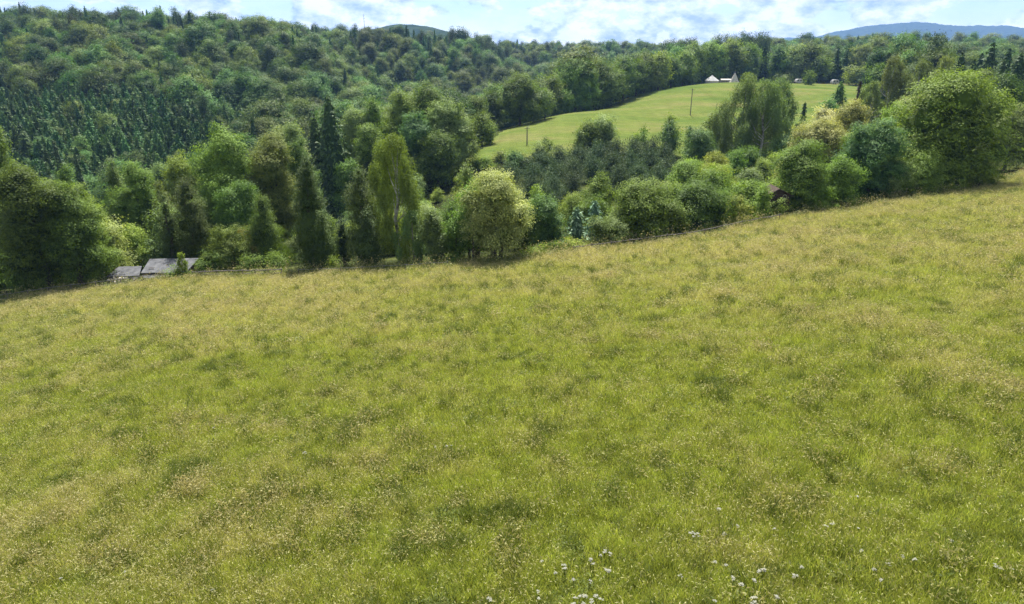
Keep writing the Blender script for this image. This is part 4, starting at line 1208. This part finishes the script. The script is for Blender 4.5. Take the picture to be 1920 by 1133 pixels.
for k in range(4):
    mb = MB(); tops = []
    for j in range(3):
        t = np.array([rng.normal() * .035, rng.normal() * .035, .52 + rng.normal() * .03]); tops.append(t); mb.tube([(0, 0, -.05), t * np.array([.5, .5, .6]), t], [.006, .005, .004], 4)
    stem_me.append(mb.mesh('stem', HERB))
    mb = MB()
    for t in tops:
        for q in range(7):
            a = q * 2.4; r = .020 * math.sqrt(q); c = t + np.array([math.cos(a) * r, math.sin(a) * r, .008 - r * .12]); rad_ = .015 + rng.random() * .005
            V = [c + np.array([0, 0, .006])] + [c + np.array([math.cos(i * 1.0472) * rad_, math.sin(i * 1.0472) * rad_, 0]) for i in range(6)]
            mb.add(V, [(0, i + 1, (i + 1) % 6 + 1) for i in range(6)])
    head_me.append(mb.mesh('flower_head', PETAL))
for i, (u, v) in enumerate(FL):
    dx, dz = ray(u, v); Y = 11.5 / (-dz - .15 + .10 * dx); x = dx * Y
    r = empty('yarrow', (x, Y, gz(x, Y)), rng.random() * 6.28)
    tag(r, 'white-headed yarrow standing in the long meadow grass', 'wildflower', 'white yarrow scattered in the near meadow')
    put('stem', stem_me[i % 4], r); h_ = put('flower_head', head_me[i % 4], r); s = rng.uniform(.6, .9); r.scale = (s, s, s)


# ------------------------------------------------------------------ garden shed
def at(u, v, Y): dx, dz = ray(u, v); return np.array([dx * Y, Y, dz * Y])


shed = empty('garden_shed', tuple(at(290, 524, 88.5)))
tag(shed, 'low brown shed with two grey flat roofs and a white-framed window', 'shed')
base = np.array(shed.location)


def slab(P, th):
    """a roof sheet through four corners, with thickness"""
    P = [np.array(p) - base for p in P]; d = np.array([0, 0, th]); mb = MB()
    return mb.add(P + [q - d for q in P], [(0, 1, 2, 3), (7, 6, 5, 4), (0, 4, 5, 1), (1, 5, 6, 2), (2, 6, 7, 3), (3, 7, 4, 0)])


def lerp(a, b, t): return np.array(a) * (1 - t) + np.array(b) * t


A, B, C_, D_ = at(264, 512, 88), at(349, 511, 88), at(373, 484, 91.4), at(281, 485.5, 91.4)     # main roof: eave left/right, top right/left
dv = np.array([0, 0, .012])
for k in range(6):                                          # roofing sheets side by side, each lapping a little proud
    t0, t1 = k / 6, (k + 1) / 6 - .002
    slab([lerp(A, B, t0) + dv * (k % 2), lerp(A, B, t1) + dv * (k % 2), lerp(D_, C_, t1) + dv * (k % 2), lerp(D_, C_, t0) + dv * (k % 2)], .09).build('roof_sheet', ROOFING, shed)
E_, F_, G_, H_ = at(198, 519.5, 88.3), at(261, 517, 88.3), at(266, 499, 90.6), at(223, 500, 90.6)
for k in range(4):
    t0, t1 = k / 4, (k + 1) / 4 - .002
    slab([lerp(E_, F_, t0) + dv * (k % 2), lerp(E_, F_, t1) + dv * (k % 2), lerp(H_, G_, t1) + dv * (k % 2), lerp(H_, G_, t0) + dv * (k % 2)], .08).build('lower_roof_sheet', ROOFING, shed)
slab([at(268, 522, 87.2), at(322, 520, 87.2), at(320, 514.5, 88.0), at(268, 515.5, 88.0)], .07).build('porch_roof', ROOFING, shed)
zf = gz(base[0], base[1]) - .8


def wall(P0, P1, ztop0, ztop1, zb, th, name, mat):
    a = np.array([P0[0], P0[1], 0]); b = np.array([P1[0], P1[1], 0]); d = b - a; nn = np.array([-d[1], d[0], 0]); nn = nn / np.linalg.norm(nn) * th
    V = []
    for q, z in ((a, ztop0), (b, ztop1)):
        for s_ in (0, 1): V += [q + nn * s_ + np.array([0, 0, zb]), q + nn * s_ + np.array([0, 0, z])]
    return MB().add([v_ - base for v_ in V], [(0, 1, 5, 4), (2, 6, 7, 3), (0, 2, 3, 1), (4, 5, 7, 6), (1, 3, 7, 5), (0, 4, 6, 2)]).build(name, mat, shed)


xl, xr, yf, yb = A[0] + .25, B[0] - .15, A[1] + .15, C_[1] - .15
ze, zt = A[2] - .11, C_[2] - .11
wall((xl, yf), (xr, yf), ze, ze, zf, .12, 'front_wall', DARKWOOD)
wall((xl, yb), (xr, yb), zt - .05, zt - .05, zf, .12, 'back_wall', DARKWOOD)
wall((xr, yf), (xr, yb), ze - .02, zt - .08, zf, -.12, 'side_wall', BRICK)
wall((xl, yf), (xl, yb), ze - .02, zt - .08, zf, .12, 'side_wall', BRICK)
wall((E_[0] + .3, E_[1] + .2), (xl - .14, E_[1] + .2), E_[2] - .1, E_[2] - .1, zf, .1, 'front_wall', DARKWOOD)
wall((E_[0] + .3, E_[1] + .32), (E_[0] + .3, H_[1] - .1), E_[2] - .12, H_[2] - .16, zf, -.1, 'side_wall', DARKWOOD)
wy = yf + 1.35; wz = ze - .05
fr = MB()
for dy, dz_, sy, sz in ((-.42, 0, .08, .95), (.42, 0, .08, .95), (0, .44, .92, .08), (0, -.44, .92, .08), (0, 0, .05, .86)): fr.box((xr + .03 - base[0], wy + dy - base[1], wz + dz_ - base[2]), (.07, sy, sz))
wf = fr.build('window', WHITE, shed)
MB().box((xr + .02 - base[0], wy - base[1], wz - base[2]), (.03, .80, .82)).build('pane', GLASS, wf)
MB().tube([at(249, 533, 87.2) - base, at(267, 517, 88.0) - base], .07, 5).build('leaning_post', WOOD, shed)
MB().box(at(284, 503.3, 88.9) - base + np.array([0, 0, .05]), (.75, .10, .06), 0, .2).build('roof_batten', DARKWOOD, shed)

# pile of pale rubble under the lower roof
rp_o = empty('rubble_pile', tuple(at(235, 534, 86.8))); b0 = np.array(rp_o.location); tag(rp_o, 'pile of pale broken stones in front of the lower shed roof', 'rubble pile')
rmesh = []
for k in range(5):
    v = unit(rng.normal(size=(8, 3))) * (.7 + .6 * rng.random((8, 1))); mb = MB()
    vv_ = np.array([(a, b, c) for a in (-1, 1) for b in (-1, 1) for c in (-1, 1)]) * .62 + rng.normal(size=(8, 3)) * .16
    rmesh.append(mb.add(vv_, [(0, 1, 3, 2), (4, 6, 7, 5), (0, 4, 5, 1), (2, 3, 7, 6), (0, 2, 6, 4), (1, 5, 7, 3)]).mesh('stone', STONE))
for k in range(95):
    t = rng.random(); p3 = at(204 + 62 * t, 0, 1) * 0
    yq = 86.4 + 1.5 * rng.random(); q = at(203 + 62 * t, 534 - 12 * rng.random() ** 1.3, yq); q[2] = min(q[2], at(235, 522.5, yq)[2])
    s_ = put('stone', rmesh[k % 5], rp_o, tuple(q - b0)); sc = rng.uniform(.10, .22); s_.scale = (sc * 1.5, sc, sc * .8); s_.rotation_euler = tuple(rng.random(3) * 6)

plant('birch', 337, 474, .6, 26, 'yellow', 'sprawling young shrub growing in front of the shed')
plant('shrub', 333, 511, .2, 46, 'mid', 'low dark bush at the foot of the young shrub by the shed', minh=1.2)

# pale grey low roof behind the cream tree
hp = at(946, 487, 86.5); gs = empty('low_shed', (hp[0], hp[1], gz(hp[0], hp[1]))); g0 = np.array(gs.location)
tag(gs, 'low shed with pale grey roof behind the cream-leaved tree', 'shed')
ra, rb_, rc, rd = at(918, 496, 85.5), at(974, 493, 85.5), at(972, 476, 88.5), at(922, 479, 88.5)
PALE = bark_mat('pale_roofing', (.20, .20, .20), (.34, .34, .33), 2.5)
for k in range(5):
    t0, t1 = k / 5, (k + 1) / 5 - .003
    P = [lerp(ra, rb_, t0), lerp(ra, rb_, t1), lerp(rd, rc, t1), lerp(rd, rc, t0)]; P = [np.array(q) - g0 + dv * (k % 2) for q in P]
    MB().add(P + [q - np.array([0, 0, .08]) for q in P], [(0, 1, 2, 3), (7, 6, 5, 4), (0, 4, 5, 1), (1, 5, 6, 2), (2, 6, 7, 3), (3, 7, 4, 0)]).build('roof_sheet', PALE, gs)
cxm = (ra + rb_ + rc + rd) / 4 - g0
MB().box((cxm[0], cxm[1] + .1, cxm[2] - .85), (abs(rb_[0] - ra[0]) * .8, 2.3, 1.3)).build('wall', DARKWOOD, gs)

# small brown hut with a round window
hb = at(1450, 376, 0 + edge_y(1450) + 6.5); hut = empty('garden_hut', (hb[0], hb[1], gz(hb[0], hb[1]))); tag(hut, 'small dark brown hut with a round window among the bushes', 'hut')
hz = at(1450, 362, hb[1])[2] - hut.location[2]; hw = 3.4
for k in range(8): MB().box((-hw / 2 + hw / 8 * (k + .5), -1.3, hz * .5 - .2), (hw / 8 - .02, .08 + .012 * (k % 2), hz + .4)).build('wall_board', DARKWOOD, hut)
MB().box((0, 0.05, hz * .5 - .25), (hw - .1, 2.5, hz + .3)).build('wall', DARKWOOD, hut)
rf = MB(); rise = .9
for sg in (-1, 1):
    P = [np.array((sg * (hw / 2 + .35), -1.7, hz - .12)), np.array((sg * (hw / 2 + .35), 1.6, hz - .12)), np.array((0.004 * sg, 1.6, hz + rise)), np.array((.004 * sg, -1.7, hz + rise))]
    if sg > 0: P = P[::-1]
    MB().add(P + [q - np.array([0, 0, .09]) for q in P], [(3, 2, 1, 0), (4, 5, 6, 7), (1, 5, 4, 0), (2, 6, 5, 1), (3, 7, 6, 2), (0, 4, 7, 3)]).build('roof_side', DARKWOOD, hut)
MB().add([(-hw / 2, -1.34, hz), (hw / 2, -1.34, hz), (0, -1.34, hz + rise - .12), (-hw / 2, -1.26, hz), (hw / 2, -1.26, hz), (0, -1.26, hz + rise - .12)], [(0, 1, 2), (5, 4, 3), (0, 3, 4, 1), (1, 4, 5, 2), (2, 5, 3, 0)]).build('gable', DARKWOOD, hut)
ring = [(.9 + .26 * math.cos(a), -1.42, hz - .25 + .3 * math.sin(a)) for a in np.linspace(0, 6.283, 17)]
wn = MB().tube(ring, .045, 5).build('window', STONE, hut)
MB().tube([(.9, -1.41, hz - .25), (.9, -1.38, hz - .25)], .25, 14).build('pane', GLASS, wn)

# ------------------------------------------------------------------ fences at the meadow edge
def edge_pt(u, d=0.0):
    y = edge_y(u) + d; x = ray(u, np.interp(u, _eu, _ev))[0] * y; return np.array([x, y, gz(x, y)])


def fence(us, hgt, r, label, rail_mat, rails, rr, name='wire_fence', rail='wire', d=.2, kind=6):
    P = [edge_pt(u, d) for u in us]; o = empty(name, tuple(P[0])); tag(o, label, 'fence'); b = P[0]
    pm = MB().tube([(0, 0, -.4), (0, 0, hgt * .5), (0, 0, hgt)], [r, r * .95, r * .85], kind).mesh('post', WOOD)
    for p in P:
        q = put('post', pm, o, tuple(p - b)); q.rotation_euler = (rng.normal() * .04, rng.normal() * .04, rng.random() * 3)
    for hh in rails:
        pts = []
        for a, c in zip(P[:-1], P[1:]):
            for t in (0, .5): pts.append(lerp(a, c, t) - b + np.array([0, -.03, hh - (.05 * hgt if t else 0)]))
        pts.append(P[-1] - b + np.array([0, -.03, hh])); MB().tube(pts, rr, 4).build(rail, rail_mat, o)
    return o


fence([-70, -28, 18, 55, 92, 135, 182, 228, 270, 312, 356], 1.15, .06, 'wire fence with thin wooden posts along the left meadow edge', GALV, (.55, 1.08), .026)
fence([362, 385, 408, 432, 456, 480, 505, 530], 1.0, .075, 'dark weathered rail fence right of the shed', WOOD, (.45, .9), .07, 'rail_fence', 'rail', .3)
fence([560, 600, 640, 680, 720, 760, 800, 840], .9, .05, 'low wire fence under the weeping birch', GALV, (.8,), .02)
fence([1075, 1110, 1145, 1180, 1215, 1250, 1285, 1320, 1355, 1390, 1425, 1460], .95, .07, 'dark rail fence below the rounded trees', WOOD, (.8,), .06, 'rail_fence', 'rail', .3)

# ------------------------------------------------------------------ utility poles, tents and camp on the far field
def pole(u, vt, vb, Y, label, lamp=False):
    dx, dz = ray(u, vb); x = dx * Y; z = gz(x, Y) + .1; H = ray(u, vt)[1] * Y - z
    o = empty('utility_pole', (x, Y, z)); tag(o, label, 'utility pole', 'utility poles crossing the far field')
    MB().tube([(0, 0, -.5), (0, 0, H * .5), (0, 0, H)], [.19, .16, .12], 8).build('post', WOOD, o)
    MB().box((0, -.16, H - .5), (1.5, .1, .12)).build('crossarm', WOOD, o)
    for s_ in (-.62, .62): MB().tube([(s_, -.16, H - .44), (s_, -.16, H - .22)], .07, 6).build('insulator', WHITE, o)
    if lamp: MB().tube([(.15, -.1, H - .1), (.42, -.1, H + .1), (.5, -.1, H + .3)], [.05, .12, .14], 6).build('lamp_head', WHITE, o)


pole(988, 238, 287, 205, 'dark utility pole at the lower end of the far field', True)
pole(1295, 166, 207, 275, 'thin utility pole in the middle of the far field')

tp = at(1334, 158, 392); tx, ty = tp[0], tp[1]; tz = gz(tx, ty) + .15
t_ = empty('bell_tent', (tx, ty, tz)); tag(t_, 'white bell tent with conical roof on the far field', 'tent')


def revolve(pr, k=14, wob=.0):
    mb = MB(); V = [(r * math.cos(2 * math.pi * i / k), r * math.sin(2 * math.pi * i / k), z) for r, z in pr for i in range(k)]
    return mb.add(V, [(j * k + i, j * k + (i + 1) % k, (j + 1) * k + (i + 1) % k, (j + 1) * k + i) for j in range(len(pr) - 1) for i in range(k)])


revolve([(3.7, 0), (3.75, 1.5)]).build('wall', CANVAS, t_)
revolve([(4.0, 1.42), (2.2, 2.7), (1.0, 3.5), (.08, 4.3)]).build('roof', WHITE, t_)
MB().tube([(0, 0, 0), (0, 0, 4.7)], .06, 6).build('pole', WOOD, t_)
pv = empty('low_tent', (tx + 7.5, ty, gz(tx + 7.5, ty) + .15), .1); tag(pv, 'low pale awning beside the white bell tent', 'tent')
MB().add([(-3, -1.6, 1.5), (3, -1.6, 1.5), (3, 0, 2.1), (-3, 0, 2.1), (3, 1.6, 1.5), (-3, 1.6, 1.5)], [(0, 1, 2, 3), (3, 2, 4, 5)]).build('canopy', CANVAS, pv)
MB().box((0, 1.5, .75), (5.8, .06, 1.45)).build('back_panel', CANVAS, pv)
for a, b in ((-2.9, -1.5), (2.9, -1.5), (0, -1.5)): MB().tube([(a, b, 0), (a, b, 1.5)], .05, 5).build('pole', WOOD, pv)
tp = at(1376, 159, 388); tx, ty = tp[0], tp[1]
t_ = empty('tipi_tent', (tx, ty, gz(tx, ty) + .15)); tag(t_, 'pale pointed tipi left of the weeping birch tops', 'tent')
revolve([(2.6, 0), (1.3, 2.6), (.18, 4.9)], 12).build('canvas_cover', CANVAS, t_)
for k in range(5):
    a = k * 1.2566; MB().tube([(.16 * math.cos(a), .16 * math.sin(a), 4.6), (-.35 * math.cos(a), -.35 * math.sin(a), 5.7)], .05, 4).build('pole', WOOD, t_)


def caravan(u, Y, L_, label):
    p0 = at(u, 155, Y); o = empty('caravan', (p0[0], Y, gz(p0[0], Y) + .15), .2); tag(o, label, 'caravan')
    pr = [(-L_ / 2, .5), (-L_ / 2 - .15, 1.1), (-L_ / 2 + .25, 2.2), (-L_ / 2 + .8, 2.5), (L_ / 2 - .8, 2.5), (L_ / 2 - .25, 2.2), (L_ / 2 + .15, 1.1), (L_ / 2, .5)]
    n_ = len(pr); MB().add([(a, -1.05, b) for a, b in pr] + [(a, 1.05, b) for a, b in pr], [tuple(range(n_)), tuple(range(2 * n_ - 1, n_ - 1, -1))] + [(i, i + n_, (i + 1) % n_ + n_, (i + 1) % n_) for i in range(n_)]).build('body', WHITE, o)
    for a in (-L_ / 4, L_ / 5): MB().box((a, -1.07, 1.7), (.9, .05, .55)).build('window', GLASS, o)
    for sg in (-1, 1): MB().tube([(0, sg * .8, .33), (0, sg * 1.04, .33)], .33, 12).build('wheel', DARKWOOD, o)


caravan(1497, 410, 3.9, 'small white caravan at the top edge of the far field, the left one')
caravan(1565, 408, 4.1, 'small white caravan by the far right corner of the far field')
tb = at(1487, 155, 405)
o = empty('picnic_table', (tb[0] , tb[1], gz(tb[0], tb[1]) + .15)); tag(o, 'dark wooden table left of the white caravan', 'table')
MB().box((0, 0, .95), (2.6, 1.3, .1)).build('tabletop', DARKWOOD, o)
for a in (-1, 1): MB().box((a, 0, .45), (.12, 1.1, .9)).build('leg', DARKWOOD, o)
for b in (-1, 1): MB().box((0, b * 1.1, .5), (2.6, .35, .08)).build('bench', DARKWOOD, o)

# slim mast on the ridge
mp0 = at(683, 46, 610); zz = gz(mp0[0], 610)
o = empty('radio_mast', (mp0[0], 610, zz)); tag(o, 'thin radio mast poking up from the wooded ridge', 'mast')
Hm = ray(683, 27)[1] * 610 - zz
MB().tube([(0, 0, 0), (0, 0, Hm)], [.35, .12], 6).build('post', GALV, o)
for k in range(3): MB().box((0, 0, Hm - 1 - k * 2.2), (1.6, .12, .12)).build('crossarm', GALV, o)

# ------------------------------------------------------------------ haze: the air between here and the far ridges
m, N, L, O = new_mat('haze')
pv_ = N.new('ShaderNodeVolumePrincipled'); pv_.inputs['Color'].default_value = HAZE_COLOR; pv_.inputs['Density'].default_value = HAZE_DENSITY; pv_.inputs['Anisotropy'].default_value = 0.2
L.new(pv_.outputs[0], O.inputs['Volume'])
hz_o = MB().box((0, 3600, 100), (21000, 7800, 520)).build('haze', m)
tag(hz_o, 'thin bluish summer haze in the air over the valley', kind='stuff')
